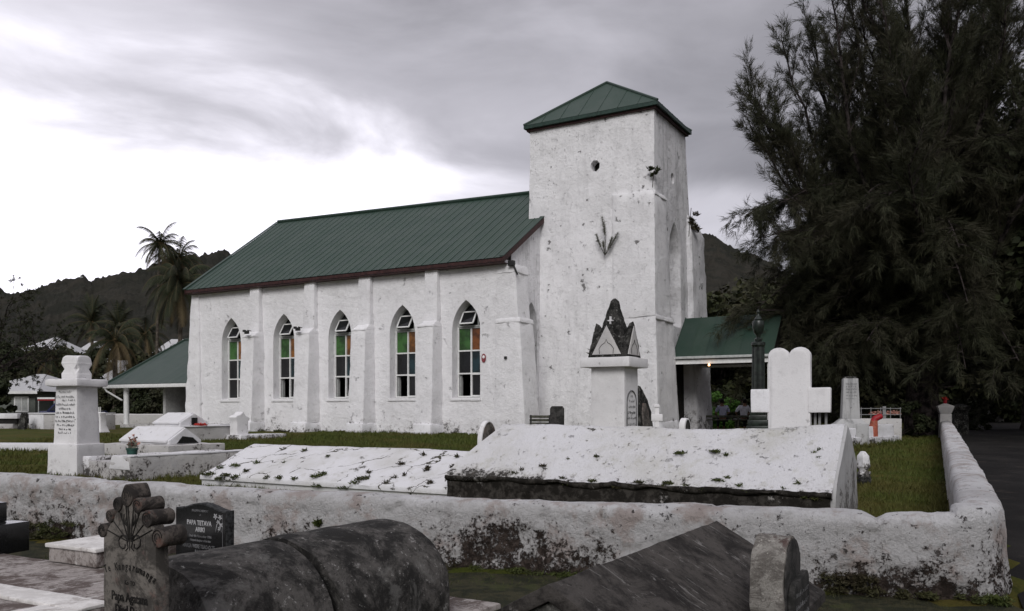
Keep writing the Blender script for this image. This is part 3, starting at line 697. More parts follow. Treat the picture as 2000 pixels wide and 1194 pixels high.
# tower roof: four slopes with raised seams, hip caps, dark fascia
rc = [(TX0-.18, 2.72), (TX1+.22, 2.72), (TX1+.22, 6.85), (TX0-.18, 6.85)]; ap = (2.15, 4.72, 15.12); zr = 13.22
b = MB(); b.add([(x, y, zr-.13) for x, y in rc]+[(x, y, zr) for x, y in rc], [(3, 2, 1, 0), (4, 5, 6, 7), (0, 1, 5, 4), (1, 2, 6, 5), (2, 3, 7, 6), (3, 0, 4, 7)])
tr = b.build('tower_roof', 'green_fascia', CH, smooth=False)
for i in range(4):
    a, c = Vector((*rc[i], zr+.01)), Vector((*rc[(i+1) % 4], zr+.01)); A = Vector(ap)
    b = MB(); b.add([a, c, A], [(0, 1, 2)]); b.build('roof_slope', 'roof_green', tr, smooth=False)
    b = MB(); n_ = 7
    mid = (a+c)/2
    for k in range(1, n_):
        p = a.lerp(c, k/n_)
        # seam runs up slope until it meets the hip
        t_ = 1-abs(2*k/n_-1); up = (A-mid)
        e = p+up*t_*.98
        b.tube([p+Vector((0, 0, .004)), e+Vector((0, 0, .004))], .014, 4)
    b.build('seam', 'roof_green_b', tr, smooth=False)
    b = MB(); b.tube([a+Vector((0, 0, .02)), A+Vector((0, 0, .03))], .05, 6); b.build('hip_cap', 'roof_green_b', tr)
b = MB(); b.box(TX0-.10, 2.84, zr-.22, TX1+.12, 6.75, zr-.132); b.build('soffit', 'red_trim', tr, smooth=False)

# ---- front porch
PX0, PX1, PY0, PY1, PE, PR = 5.05, 8.95, 4.55, 7.75, 3.62, 5.28
b = MB(); pm = (PY0+PY1)/2
b.add([(PX0, PY0, PE), (PX1, PY0, PE), (PX1, pm, PR), (PX0, pm, PR), (PX1, PY1, PE), (PX0, PY1, PE)], [(0, 1, 2, 3), (3, 2, 4, 5), (0, 3, 5), (1, 4, 2)])
pr_ = b.build('porch_roof', 'interior_dark', CH, smooth=False)
for i in range(6):
    xa = PX0+(PX1-PX0)*i/6; xb = PX0+(PX1-PX0)*(i+1)/6
    for sg in (0, 1):
        b = MB(); ye = PY0-.06 if sg == 0 else PY1+.06
        b.add([(xa, ye, PE-.01), (xb, ye, PE-.01), (xb, pm, PR+.02), (xa, pm, PR+.02), (xa, ye, PE+.03), (xa+.03, ye, PE+.03), (xa+.03, pm, PR+.06), (xa, pm, PR+.06)], [(0, 1, 2, 3), (4, 5, 6, 7)])
        b.build('roof_sheet', 'roof_green' if i % 2 else 'roof_green_b', pr_, smooth=False)
b = MB(); b.box(PX0, PY0-.03, PE-.30, PX1, PY0+.02, PE-.13); b.build('fascia', 'frame_white', pr_, smooth=False)
b = MB(); b.box(PX0-.02, PY0-.15, PE-.10, PX1+.03, PY0-.035, PE+.0); b.build('gutter', 'frame_grey', pr_, bevel=.02)
b = MB(); b.box(PX0, PY1-.02, PE-.30, PX1, PY1+.03, PE-.05); b.build('fascia', 'frame_white', pr_, smooth=False)
b = MB(); b.box(PX0, PY0+.03, PE-.2, PX1-.05, PY1-.03, PE-.16); b.build('porch_ceiling', 'wood_dark', pr_, smooth=False)
for (xx, yy) in ((PX1-.15, PY0+.12), (PX1-.15, PY1-.12)):
    b = MB(); b.cbox(xx, yy, .5, .14, .14, PE-.7); b.build('porch_post', 'frame_white', CH, bevel=.01)
b = MB(); b.box(5.3, 4.2, .35, 9.3, 9.2, .66); b.build('porch_floor', 'porch_floor', CH, bevel=.01)
b = MB(); b.box(6.9, 4.3, .665, 8.2, 5.2, .69); b.build('door_mat', 'red_mat', CH)
b = MB(); b.box(4.64, 4.6, .6, 4.70, 7.3, 3.95); dl = b.build('door', 'interior_dark', CH)  # dark panel stands for the deep shade inside the open doorway
b = MB(); b.lathe([(.0, -.045), (.04, -.03), (.045, .0), (.03, .035), (.02, .06), (0, .06)], 10)
lampo = b.build('lamp', 'bulb', CH); lampo.location = (6.55, PY0-.10, PE-.36)
# ---- small fittings on the church
def floodlight(x, y, z):
    b = MB(); b.tube([(x, y+.12, z+.1), (x, y-.12, z+.12)], .02, 6); b.cbox(x+.06, y-.2, z-.06, .2, .12, .14); b.cbox(x-.12, y-.18, z+.03, .12, .1, .10)
    return b.build('floodlight', 'cable_dark', CH, bevel=.01)
floodlight(-13.0, -.62, 4.98); floodlight(-9.9, -.62, 4.98)
b = MB(); b.cbox(.35, -.1, 6.95, .22, .2, .2); b.tube([(.45, -.1, 6.95), (.62, -.12, 6.6)], .04, 6); b.build('floodlight', 'cable_dark', CH, bevel=.01)
b = MB(); b.prism([(-.93+.1*math.cos(a), 3.52+.17*math.sin(a)) for a in np.linspace(0, 2*math.pi, 17)[:-1]], 'y', -.035, -.02); sg = b.build('sign_board', 'sign_red', CH, smooth=False)
b = MB(); b.prism([(-.93+.055*math.cos(a), 3.56+.07*math.sin(a)) for a in np.linspace(0, 2*math.pi, 13)[:-1]], 'y', -.04, -.036); b.build('sign_face', 'paper', sg, smooth=False)
b = MB(); b.box(-.99, -.045, 3.51, -.87, -.0365, 3.525); b.build('sign_bar', 'sign_red', sg, smooth=False)
b = MB(); b.cbox(.1, -.12, 3.45, .1, .08, .1); b.build('tap', 'cable_dark', CH, bevel=.01)

# leaf clumps used for weeds, ferns and moss
def tuft(n, r, h, leaf=.05, wid=.4, up=.6, flat=.3):
    c = rng.normal(0, 1, (n, 3)); c /= np.linalg.norm(c, axis=1)[:, None]
    c *= (rng.random(n)**.5)[:, None]*np.array([r, r, h]); c[:, 2] = np.abs(c[:, 2])
    d = rng.normal(0, 1, (n, 3)); d[:, 2] = np.abs(d[:, 2])*up+.1; d /= np.linalg.norm(d, axis=1)[:, None]
    s_ = np.cross(d, rng.normal(0, 1, (n, 3))); s_ /= np.linalg.norm(s_, axis=1)[:, None]
    l = leaf*(.5+rng.random(n))[:, None]
    a = c-s_*l*wid*.5; b_ = c+s_*l*wid*.5; t = c+d*l
    return np.stack([a, b_, t], 1).reshape(-1, 3)
def weed(parent, spots, mat='moss_green', name='moss'):
    """spots: (x,y,z,r,h,n,leaf) -> one object of small leaves, part of its parent"""
    V = np.concatenate([tuft(int(n), r, h, lf)+np.array([x, y, z]) for x, y, z, r, h, n, lf in spots])
    o = fast_mesh(name, V, 3, mat, parent); o['kind'] = 'stuff'; return o

weed(CH, [(random.uniform(-17.5, .5), random.uniform(-.55, -.02), .53, .12, .10, 60, .07) for _ in range(70)], 'moss_green', 'weeds')
def frond_plant(name, label, cat, loc, n, length, mat, wid=.03, arch_=.6, rotz=0., stem=None):
    """plant of n small fronds with leaflets"""
    t = thing(name, label, cat, loc, rotz)
    V = []; st = MB()
    for i in range(n):
        a = random.uniform(0, 2*math.pi); e = random.uniform(.5, 1.3); L_ = length*random.uniform(.6, 1.)
        d = Vector((math.cos(a)*math.cos(e), math.sin(a)*math.cos(e), math.sin(e)))
        p = Vector((0, 0, 0)); pts = [p.copy()]
        for k in range(7):
            p = p+d*L_/7; d = (d+Vector((0, 0, -.12*arch_))).normalized(); pts.append(p.copy())
            s_ = d.cross(Vector((0, 0, 1))).normalized()
            for sg in (-1, 1):
                for rep in range(2):
                    q0 = p - d*L_/14*rep; tipp = q0+s_*sg*wid*4*(1-k/9)+d*wid*1.5+Vector((random.uniform(-.3, .3), 0, random.uniform(-.3, .3)))*wid
                    V += [q0, q0+d*wid, tipp]
        st.tube(pts, .006, 4)
    st.build('stem', 'trunk_bark', t)
    o = fast_mesh('leaves', np.array([tuple(v) for v in V]), 3, mat, t); o['kind'] = 'stuff'
    return t
def chp(x, y, z):  # church local to world
    return C0 + (-NV)*x + PV*y + Vector((0, 0, z))
# ironwood seedling growing from the tower's side
t = thing('wall_seedling', 'feathery seedling growing out of the white tower side', 'plant', chp(2.95, 2.68, 7.55))
V = []; st = MB()
for (ax, az_, l, f0) in ((-.42, 1.0, .85, .35), (.12, 1.5, 1.45, .45), (.8, .85, .95, .3), (.22, 1.5, 1.25, .5), (.62, 1.0, .7, .3), (-.2, 1.4, .5, .5)):
    pts = [Vector((0, 0, 0))]; d = Vector((ax, -.12, az_)).normalized()
    dw = (-NV)*d.x + PV*d.y + Vector((0, 0, d.z)); p = Vector((0, 0, 0))
    for k in range(16):
        dw = (dw+Vector((random.gauss(0, .05), 0, .03))).normalized(); p = p+dw*l/16; pts.append(p.copy())
        for r_ in range(34 if k/16 > f0 else 3):
            dd = (dw+Vector([random.gauss(0, .65) for _ in range(3)])).normalized(); s_ = dd.cross(Vector([random.gauss(0, 1) for _ in range(3)])).normalized()*.006
            V += [p-s_, p+s_, p+dd*.15*random.uniform(.5, 1)]
    st.tube(pts, [.012*(1-i/19) for i in range(len(pts))], 5)
st.build('stem', 'trunk_bark', t); o = fast_mesh('needles', np.array([tuple(v) for v in V]), 3, 'fern_grey', t); o['kind'] = 'stuff'
# leafy sapling on the near buttress, creeper on the far one
t = thing('buttress_sapling', 'yellow-green leafy sapling rooted on the near tower buttress top', 'plant', chp(4.9, 2.7, 9.95))
b = MB(); b.tube([(0, 0, 0), (.02, 0, .3), (.04, 0, .6)], .015, 5); b.build('stem', 'trunk_bark', t)
V = np.concatenate([tuft(16, .07, .07, .11, .6)+np.array([random.uniform(-.17, .2), random.uniform(-.1, .1), .42+random.uniform(-.12, .32)]) for _ in range(10)])
o = fast_mesh('leaves', V, 3, 'broad_mid', t); o['kind'] = 'stuff'
t = thing('buttress_creeper', 'dark creeper clump on the far tower buttress shoulder', 'plant', chp(5.0, 6.75, 9.0))
V = np.concatenate([tuft(40, .12, .2, .13, .5)+np.array([random.uniform(-.1, .5), random.uniform(-.1, .1), random.uniform(-.2, .9)*(1 if i < 5 else .6)]) for i in range(8)])
o = fast_mesh('leaves', V, 3, 'moss_green', t); o['kind'] = 'stuff'
b = MB(); b.tube([(0, 0, -.2), (.05, 0, .5), (.1, 0, 1.)], .015, 5); b.build('stem', 'trunk_bark', t)

# ================================================================== ANNEX at the far end
AX = thing('church_hall', 'low open sided hall with green roof and white posts beyond the nave', 'building', tuple(chp(-19, 1, 0)), ROT)
e0, e1 = -6.7, .9       # local x (minus t)
b = MB()
hz, rz_ = 2.86, 5.5
b.add([(e0, -.05, hz), (e1, -.05, hz), (e1, 4.2, rz_), (-5.6, 4.2, rz_), (e0, 8.4, hz), (e1, 8.4, hz)], [(0, 1, 2, 3), (3, 2, 5, 4), (0, 3, 4), (1, 5, 2)])
ar_ = b.build('roof', 'interior_dark', AX, smooth=False)
for k in range(14):
    xa = e0+(e1-e0)*k/14; xb = e0+(e1-e0)*(k+1)/14
    def topof(x): f_ = min(1, (x-e0)/(1.1)) ; return (-.05+4.25*f_, hz+(rz_-hz)*f_)
    ya, za = topof(xa); yb, zb = topof(xb)
    b = MB(); b.add([(xa, -.12, hz+.0), (xb, -.12, hz+.0), (xb, yb, zb+.03), (xa, ya, za+.03), (xa, -.12, hz+.03), (xa+.03, -.12, hz+.03), (xa+.03, ya, za+.05), (xa, ya, za+.05)], [(0, 1, 2, 3), (4, 5, 6, 7)])
    b.build('roof_sheet', 'roof_green' if k % 2 else 'roof_green_b', ar_, smooth=False)
b = MB(); b.add([(e0, -.05, hz+.02), (-5.6, 4.2, rz_+.02), (e0, 8.4, hz+.02)], [(0, 1, 2)]); b.build('hip_slope', 'roof_green', ar_, smooth=False)
b = MB(); b.tube([(e0, -.08, hz+.05), (-5.6, 4.2, rz_+.06), (e1, 4.2, rz_+.06)], .06, 6); b.build('ridge_cap', 'roof_green_b', ar_)
b = MB(); b.box(e0-.05, -.2, hz-.20, e1, -.12, hz-.02); b.build('gutter', 'frame_white', ar_, bevel=.02)
b = MB(); b.box(e0-.05, -.12, hz-.14, e0+.0, 8.4, hz-.0); b.build('fascia', 'frame_white', ar_, smooth=False)
for xx, yy, rr in ((e0+1.35, .25, .14), (-2.1, 1.6, .10)):
    b = MB(); b.lathe([(rr*1.2, .35), (rr*1.2, .7), (rr, .78), (rr, hz-.12), (rr*1.15, hz-.1)], 12, xx, yy); b.build('post', 'frame_white', AX)
b = MB(); b.tube([(e0+.1, -.16, hz-.2), (e0+.15, -.1, hz-.35), (e0+1.2, .1, hz-.85)], .05, 8); b.build('downpipe', 'frame_white', AX)
b = MB(); b.box(-3.0, 3.3, .4, e1+.2, 3.6, hz+.2); b.build('back_wall', 'house_wall_white', AX)
b = MB(); b.box(-3.2, .9, .4, -3.0, 3.6, hz); b.build('end_wall', 'house_wall_white', AX)
b = MB(); b.box(e0+1.1, .05, .35, e1, 3.3, .72); b.build('floor_slab', 'kerb_stain', AX, bevel=.02)
# pew under the annex
t = thing('pew', 'dark wooden pew against the white wall under the low hall roof', 'bench', tuple(chp(-20.3, 2.9, 0)), ROT)
b = MB(); b.box(-1.35, .1, .72, 1.5, .18, 1.62); b.build('backrest', 'wood_dark', t, bevel=.01)
b = MB(); b.box(-1.35, -.35, 1.1, 1.5, .1, 1.15); b.build('seat', 'wood_dark', t, bevel=.01)
for xx in (-1.4, 1.5):
    b = MB(); b.prism([(-.4, .72), (.2, .72), (.2, 1.66), (.05, 1.7), (-.05, 1.4), (-.38, 1.36)], 'x', xx, xx+.06); b.build('pew_end', 'wood_dark', t, bevel=.01)


# ================================================================== PERIMETER WALL
def front_top(px):
    return float(np.interp(px, [-400, 0, 250, 500, 800, 1000, 1300, 1500, 1680, 1700, 1714, 1730, 1780, 1880, 1950], [900, 922, 940, 955, 967, 975, 985, 990, 996, 1004, 1013, 1003, 1000, 1001, 1008]))
path = []   # (x, y, outward x, outward y, top z)
FL = Vector((.325, -.946, 0)); OUTF = Vector((-WALL_D.y, WALL_D.x, 0)); OUTF = OUTF if OUTF.y < 0 else -OUTF
OUTS = Vector((SIDE_D.y, -SIDE_D.x, 0))
corner = Vector((4.02, 6.72, 0)); rr = .42
lf = 17.5; st = []
s_ = lf
while s_ > rr:
    p = corner+WALL_D*s_; st.append((p, OUTF)); s_ -= .04
cA = corner+WALL_D*rr; cB = corner+SIDE_D*rr
cc = cA-OUTF*rr
a0 = math.atan2(OUTF.y, OUTF.x); a1 = math.atan2(OUTS.y, OUTS.x)
cc = (cA-OUTF*rr+cB-OUTS*rr)/2
for k in range(14):
    a = a0+(a1-a0)*k/13; o_ = Vector((math.cos(a), math.sin(a), 0))
    st.append((cA.lerp(cB, k/13)*.0+cc+o_*rr*1.0, o_))
s_ = rr
while s_ < 25.6:
    st.append((corner+SIDE_D*s_, OUTS)); s_ += .07 if s_ < 8 else .14
rows = []
PROF = [(-.05, -.35)]+[(0.03-.05*u, u) for u in np.linspace(0, .86, 24)]+[(-.035, .92), (-.06, .962), (-.105, .99), (-.19, 1.), (-.27, .995), (-.325, .965), (-.36, .92)]+[(-.38, u) for u in np.linspace(.85, -.2, 9)]
for p, o_ in st:
    px = 1000+FPX*p.x/p.y
    if o_ == OUTS:
        d = (p-corner).length; zt = float(np.interp(d, [0, 3, 8, 14, 20, 25.5], [.80, .86, .93, 1.02, 1.10, 1.13])) + .02*noise.noise(Vector((d*.8, 4, 1)))
    else:
        pc = p-o_*.19; zt = EYE-(front_top(1000+FPX*pc.x/pc.y)-HOR)*pc.y/FPX + (.012*noise.noise(p*3))
        if o_ != OUTF: zt = .795
    row = []
    for (off, h) in PROF:
        w_ = p+o_*off; w_.z = h*zt if h > 0 else h
        if h > .9: w_.z = zt-(1-h)*.55
        nz = noise.fractal(Vector((w_.x*1.4, w_.y*1.4, w_.z*1.8)), .7, 2, 6)*(.026 if o_ != OUTS else .015)
        pit = noise.noise(Vector((w_.x*5.5, w_.y*5.5, w_.z*6.5+3)))+.3*noise.noise(w_*16)
        nz -= max(0, pit-.36)*.14
        if h < .8 and off > -.1: nz += (.8-h)*.04*noise.noise(w_*7)
        w_ = w_+o_*(nz if off > -.19 else -nz); w_.z += nz*.5*(h > .9)
        row.append(tuple(w_))
    rows.append(row)
pw = thing('cemetery_wall', 'rough whitewashed cemetery wall turning the corner beside the dark road', 'wall', (0, 0, 0))
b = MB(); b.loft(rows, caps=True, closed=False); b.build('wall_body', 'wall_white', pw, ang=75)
V_ = []
def footweed(x0, x1, n, s=1., lo=.0, hi=.12):
    for _ in range(n):
        px = random.uniform(x0, x1); k = (px-1000)/FPX
        yy = (6.9+3.8*.343)/(1+.343*k); xx = k*yy; yy -= random.uniform(.03, .2); xx -= .01
        V_.append((xx, yy, random.uniform(lo, hi), .10*s, .07*s, 70, .03))
footweed(860, 1240, 46, .7, 0, .03); footweed(1600, 1700, 44, .8, .0, .16); footweed(20, 160, 60, .7, .02, .22); footweed(200, 860, 30, .6, 0, .05); footweed(1700, 1960, 26, .6, 0, .05)
weed(pw, V_, 'moss_green', 'moss')
def on_plane(px, py, P, nrm):
    d = Vector(((px-1000)/FPX, 1, -(py-HOR)/FPX)); O = Vector((0, 0, EYE))
    return O+d*((P-O).dot(nrm)/d.dot(nrm))
# a small plant rooted in the wall face
def wallplane(px, py): return on_plane(px, py, WALL_A+OUTF*.03, OUTF)
for i_, (px, py, lbl, n_) in enumerate(((627, 1020, 'small green sprig growing from the face of the white cemetery wall', 40),)):
    p = wallplane(px, py); t = thing('wall_sprig', lbl, 'plant', tuple(p+OUTF*.03))
    V = np.concatenate([tuft(n_, .03, .03, .05, .6)+np.array([random.uniform(-.03, .03), -.02, random.uniform(-.08, .06)]) for _ in range(4)])
    b = MB(); b.tube([(0, .03, -.08), (0, -.02, 0), (.01, -.02, .05)], .004, 4); b.build('stem', 'trunk_bark', t)
    o = fast_mesh('leaves', V, 3, 'moss_green', t); o['kind'] = 'stuff'

# ================================================================== LARGE TOMB behind the wall
def loc2w(t, v): return Matrix.Translation(t.location) @ Matrix.Rotation(t.rotation_euler[2], 4, 'Z') @ Vector(v)
def w2loc(t, v): return Matrix.Rotation(-t.rotation_euler[2], 4, 'Z') @ (Vector(v)-t.location)
T1 = thing('roof_tomb', 'long whitewashed tomb shaped like a pitched roof with black mould along its side', 'tomb', (3.53, 9.2, 0), ROT)
rid = lambda x: float(np.interp(x, [-4.75, -3.9, -2.6, -1.4, -.8, -.35, 0], [1.365, 1.36, 1.345, 1.325, 1.33, 1.385, 1.40]))
def t1p(x, v):   # v 0 near eave .. 1 ridge .. 2 far eave
    xx = x
    if v <= 1:
        y = .9*v; z = .66+(rid(max(x, -4.75))-.66)*(v**.93)
    else:
        y = .9+.75*(v-1); z = rid(max(x, -4.75))-(v-1)**1.15*.48
    if x < -4.75+.0: pass
    return y, z
rows = []; NXT = 110
for i in range(NXT+1):
    u = i/NXT; row = []
    for j in range(41):
        v = j/20; xl = -5.15+.42*min(v, 1.)**1.2; x = xl+(0-xl)*u
        y, z = t1p(x, v)
        nn = noise.fractal(Vector((x*1.1, y*1.6, 2.)), .8, 2, 5)*.022
        e = .025*noise.noise(Vector((x*4, 1, 1)))+.02*noise.noise(Vector((x*11, 5, 1))) if j == 0 else 0
        row.append((x, y-.02*(j == 0)+nn*.3-e, z+nn+(e if j == 0 else 0)))
    rows.append(row)
b = MB(); b.loft([[(p[0], p[1], p[2]-.10) for p in r][::1] for r in rows[:1]]+rows+[[(p[0], p[1], p[2]-.1) for p in rows[-1]]], caps=False, closed=False)
b.build('roof_slab', 'tomb_top', T1, ang=70)
# lip
b = MB(); rows2 = []
for i in range(NXT+1):
    x, y, z = rows[i][0]; k = .5+.5*noise.noise(Vector((x*2.2, 7, 0)))
    rows2.append([(x, y, z), (x, y-.012, z-.03*k-.02), (x, y+.03, z-.08*k-.035), (x, y+.09, z-.08*k-.035)])
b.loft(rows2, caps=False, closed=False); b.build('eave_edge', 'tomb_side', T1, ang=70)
rows3 = []
for i in range(NXT+1):
    x = -5.15+5.13*i/NXT; row = []
    for j in range(12):
        z = .1+.56*j/11; nn = noise.fractal(Vector((x*2, z*3, 4.)), .8, 2, 4)*.03
        row.append((x, .02+nn-.03*(z < .3), z))
    rows3.append(row)
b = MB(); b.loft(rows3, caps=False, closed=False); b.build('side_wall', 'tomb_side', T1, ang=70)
pr = [(.03, .1), (.03, .62)]+[t1p(0, v/10)[0:2] for v in range(1, 20)]+[(1.70, .9), (1.78, .1)]
b = MB(); b.prism([(y, z-.012) for y, z in pr], 'x', -.05, .035); b.build('end_wall', 'tomb_end', T1, cut=.12, amp=.018, nsc=2.5)
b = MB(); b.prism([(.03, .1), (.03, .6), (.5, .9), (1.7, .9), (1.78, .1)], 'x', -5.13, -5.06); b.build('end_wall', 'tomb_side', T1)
b = MB(); b.box(-5.1, 1.66, .1, -.02, 1.76, .95); b.build('side_wall', 'tomb_white', T1)
Pe, Pr = loc2w(T1, (0, 0, .66)), loc2w(T1, (0, .9, 1.38)); NRM = ((Pr-Pe).cross(-NV)).normalized()
sp = []
for px, py, r, n_ in ((1062, 911, .10, 160), (1065, 918, .05, 60), (1098, 935, .06, 60), (1330, 886, .12, 200), (1396, 883, .10, 160), (1418, 890, .03, 40), (1250, 943, .14, 200), (1225, 948, .09, 120), (1305, 945, .09, 160),
                      (1403, 939, .10, 160), (1421, 934, .05, 50), (1158, 941, .12, 120), (1140, 948, .08, 90), (1005, 925, .12, 90), (1020, 918, .08, 60), (1445, 950, .06, 50), (1560, 946, .05, 60), (1530, 957, .04, 40),
                      (1372, 958, .08, 100), (1600, 880, .05, 30), (1590, 885, .04, 30), (1598, 895, .03, 20), (1166, 893, .06, 50), (1110, 897, .05, 20), (1460, 962, .1, 90), (1570, 975, .1, 120), (1590, 978, .08, 90), (1290, 950, .1, 90),
                      (1200, 955, .1, 80), (1100, 948, .08, 60), (1340, 950, .06, 60)):
    p = w2loc(T1, on_plane(px, py, Pe, NRM)); p.y = max(p.y, .02)
    sp.append((p.x, p.y, p.z-.005, r*.75, .03, n_, .035))
weed(T1, sp, 'moss_green', 'moss')
# ================================================================== CRACKED LOW TOMB
T2 = thing('cracked_tomb', 'low whitewashed tomb with wide cracked sloping top and weeds in its joints', 'tomb', (-.95, 11.9, 0), ROT)
rows = []
for i in range(81):
    x = -5.12+6.0*i/80; row = []
    for j in range(31):
        v = j/15; y = 1.2*v; z = .45+.48*(1-abs(1-v)) + (0 if j else -.0)
        nn = noise.fractal(Vector((x*1.2, y*1.5, 7.)), .8, 2, 5)*.02
        row.append((x, y, z+nn))
    rows.append([(x, .03, .05), (x, .02, .35), (x, -.02, .37), (x, -.02, .43)]+row+[(x, 2.42, .05)])
b = MB(); b.loft(rows, caps=True, closed=False); b.build('top_slab', 'tomb_cracked', T2, ang=50)
Pe, Pr = loc2w(T2, (0, 0, .45)), loc2w(T2, (0, 1.2, .93)); NRM = ((Pr-Pe).cross(-NV)).normalized()
sp = []
for px, py, r, n_ in ((408, 928, .16, 260), (418, 938, .14, 260), (440, 930, .10, 160), (455, 935, .12, 180), (430, 915, .07, 60), (460, 911, .12, 90), (480, 922, .08, 70), (547, 935, .10, 100), (575, 937, .07, 70), (618, 932, .14, 160), (630, 927, .1, 90),
                      (704, 938, .14, 140), (716, 935, .08, 80), (604, 953, .12, 130), (655, 957, .12, 130), (692, 945, .1, 80), (757, 958, .04, 60), (784, 908, .09, 90), (834, 920, .05, 80), (836, 915, .04, 50), (828, 890, .05, 50), (885, 913, .05, 60), (893, 893, .04, 40),
                      (756, 945, .07, 60), (790, 930, .06, 60), (840, 945, .06, 60), (500, 905, .07, 40), (555, 905, .03, 20), (595, 882, .06, 40), (640, 893, .05, 30), (520, 935, .07, 60), (720, 925, .05, 50), (770, 935, .06, 40)):
    p = w2loc(T2, on_plane(px, py, Pe, NRM))
    if p.y < 0: p.y = 0
    sp.append((p.x, p.y, p.z-.005, r*.9, .05, int(n_*.8), .045))
weed(T2, sp, 'moss_green', 'weeds')

# ================================================================== helpers for lettering
def text_obj(txt, size, mat, parent, name, M4, bold=False, sx=1., shear=0.):
    c = bpy.data.curves.new('lettering', 'FONT'); c.body = txt; c.size = size; c.align_x = 'CENTER'; c.extrude = .0012; c.shear = shear
    if bold: c.offset = size*.018
    c.resolution_u = 2
    o = bpy.data.objects.new('lettering', c); COL.objects.link(o)
    bpy.context.view_layer.update()
    me = bpy.data.meshes.new_from_object(o.evaluated_get(bpy.context.evaluated_depsgraph_get()))
    bpy.data.objects.remove(o); bpy.data.curves.remove(c)
    me.transform(Matrix.Diagonal((sx, 1, 1, 1))); me.transform(M4)
    me.materials.clear(); me.materials.append(M[mat]); me.name = name
    return link(name, me, mat, parent)
# face matrices: text x axis -> u, text y -> z up
def face_y(x, y, z): return Matrix(((1, 0, 0, x), (0, 0, -1, y), (0, 1, 0, z), (0, 0, 0, 1)))       # faces -y
def face_x(x, y, z): return Matrix(((0, 0, 1, x), (1, 0, 0, y), (0, 1, 0, z), (0, 0, 0, 1)))        # faces +x
def scribble(parent, rows, h, mat, kind='y', at_=0., name='inscription', wob=.004, sl=0.):
    """worn unreadable lines of lettering: rows of (u0, u1, z)"""
    b = MB()
    for (u0, u1, z) in rows:
        u = u0
        while u < u1:
            wd = random.uniform(.25, .8)*h; hh = h*random.uniform(.45, 1.0); zz_ = z+random.uniform(-wob, wob)+sl*(u-u0)
            t_ = h*.22
            strokes = random.choice([[(0, 0, t_, hh)], [(0, 0, t_, hh), (0, hh-t_, wd, hh)], [(0, 0, t_, hh), (wd-t_, 0, wd, hh)], [(0, 0, wd, t_), (0, 0, t_, hh)], [(0, hh*.4, wd, hh*.4+t_), (0, 0, t_, hh)]])
            for (a, c, d, e) in strokes:
                if kind == 'y': b.box(u+a, at_-.0015, zz_+c, u+d, at_, zz_+e)
                else: b.box(at_, u+a, zz_+c, at_+.0015, u+d, zz_+e)
            u += wd+h*.22
            if random.random() < .16: u += h*.5
    o = b.build(name, mat, parent, smooth=False); o['kind'] = 'stuff'; return o

# ================================================================== FOREGROUND
# ---- barrel vaulted tomb
BV = thing('barrel_tomb', 'dark weathered barrel vaulted tomb, cracked across its rounded top', 'tomb', (-.905, 6.41, 0), R(-34))
def barrel(y0, y1, name, dz=0., lean=(0., 0.)):
    rows = []; n = 26; m = max(6, int(abs(y1-y0)/.045))
    for i in range(m+1):
        y = y0+(y1-y0)*i/m; row = []
        ring_ = [(-.57, 0.), (-.57, .15)]+[(-.57*math.cos(a), .25+.50*math.sin(a)) for a in np.linspace(0, math.pi, n)]+[(.57, .15), (.57, 0.)]
        for k, (x, z) in enumerate(ring_):
            yy = y + (lean[0]*z+.03*noise.noise(Vector((x*6, z*6, y0))) if i == 0 else 0) + (lean[1]*z+.03*noise.noise(Vector((x*5, z*5, y1+3))) if i == m else 0)
            nn = noise.fractal(Vector((x*2.5, y*2.5, z*2.5)), .8, 2, 5)*.009
            rr_ = 1+nn
            ed = .985 if i in (0, m) else 1.
            row.append((x*rr_*ed, yy, (z*rr_+dz)*ed))
        rows.append(row)
    b = MB(); b.loft(rows, closed=False); return b.build(name, 'dark_concrete', BV, ang=55)
barrel(-.02, -1.04, 'vault_shell', .004, (0, -.10)); barrel(-1.12, -2.0, 'vault_shell', -.016, (-.16, 0))
b = MB(); b.prism([(-.5*math.cos(a), .2+.45*math.sin(a)) for a in np.linspace(0, math.pi, 12)], 'y', -1.4, -.8); b.build('vault_core', 'black_paint_and_shade', BV)  # black filler makes the shade inside the crack by colour
b = MB(); b.cbox(-.06, -1.05, .68, .22, .10, .03); b.build('broken_edge', 'black_paint_and_shade', BV, bevel=.01, amp=.01, cut=.05)  # black block added as the dark of the hole at the crack
# ---- gabled concrete tomb
GT = thing('gabled_tomb', 'dark streaked concrete tomb with pitched top and pale end face', 'tomb', (1.54, 6.27, 0), R(-31.4))
def slab_pts(w_, z0, z1): return [(-w_, z0), (0, z1), (w_, z0), (w_, z0-.07), (0, z1-.085), (-w_, z0-.07)]
b = MB(); b.prism(slab_pts(.78, .31, .75), 'y', -2.62, .0); b.build('roof_slab', 'gable_concrete', GT, bevel=.008, cut=.07, amp=.007, nsc=5, ang=30)
b = MB(); b.prism([(-.72, -.1), (.72, -.1), (.72, .28), (0, .66), (-.72, .28)], 'y', -2.56, -.05); b.build('tomb_body', 'gable_face', GT, cut=.1, amp=.01)
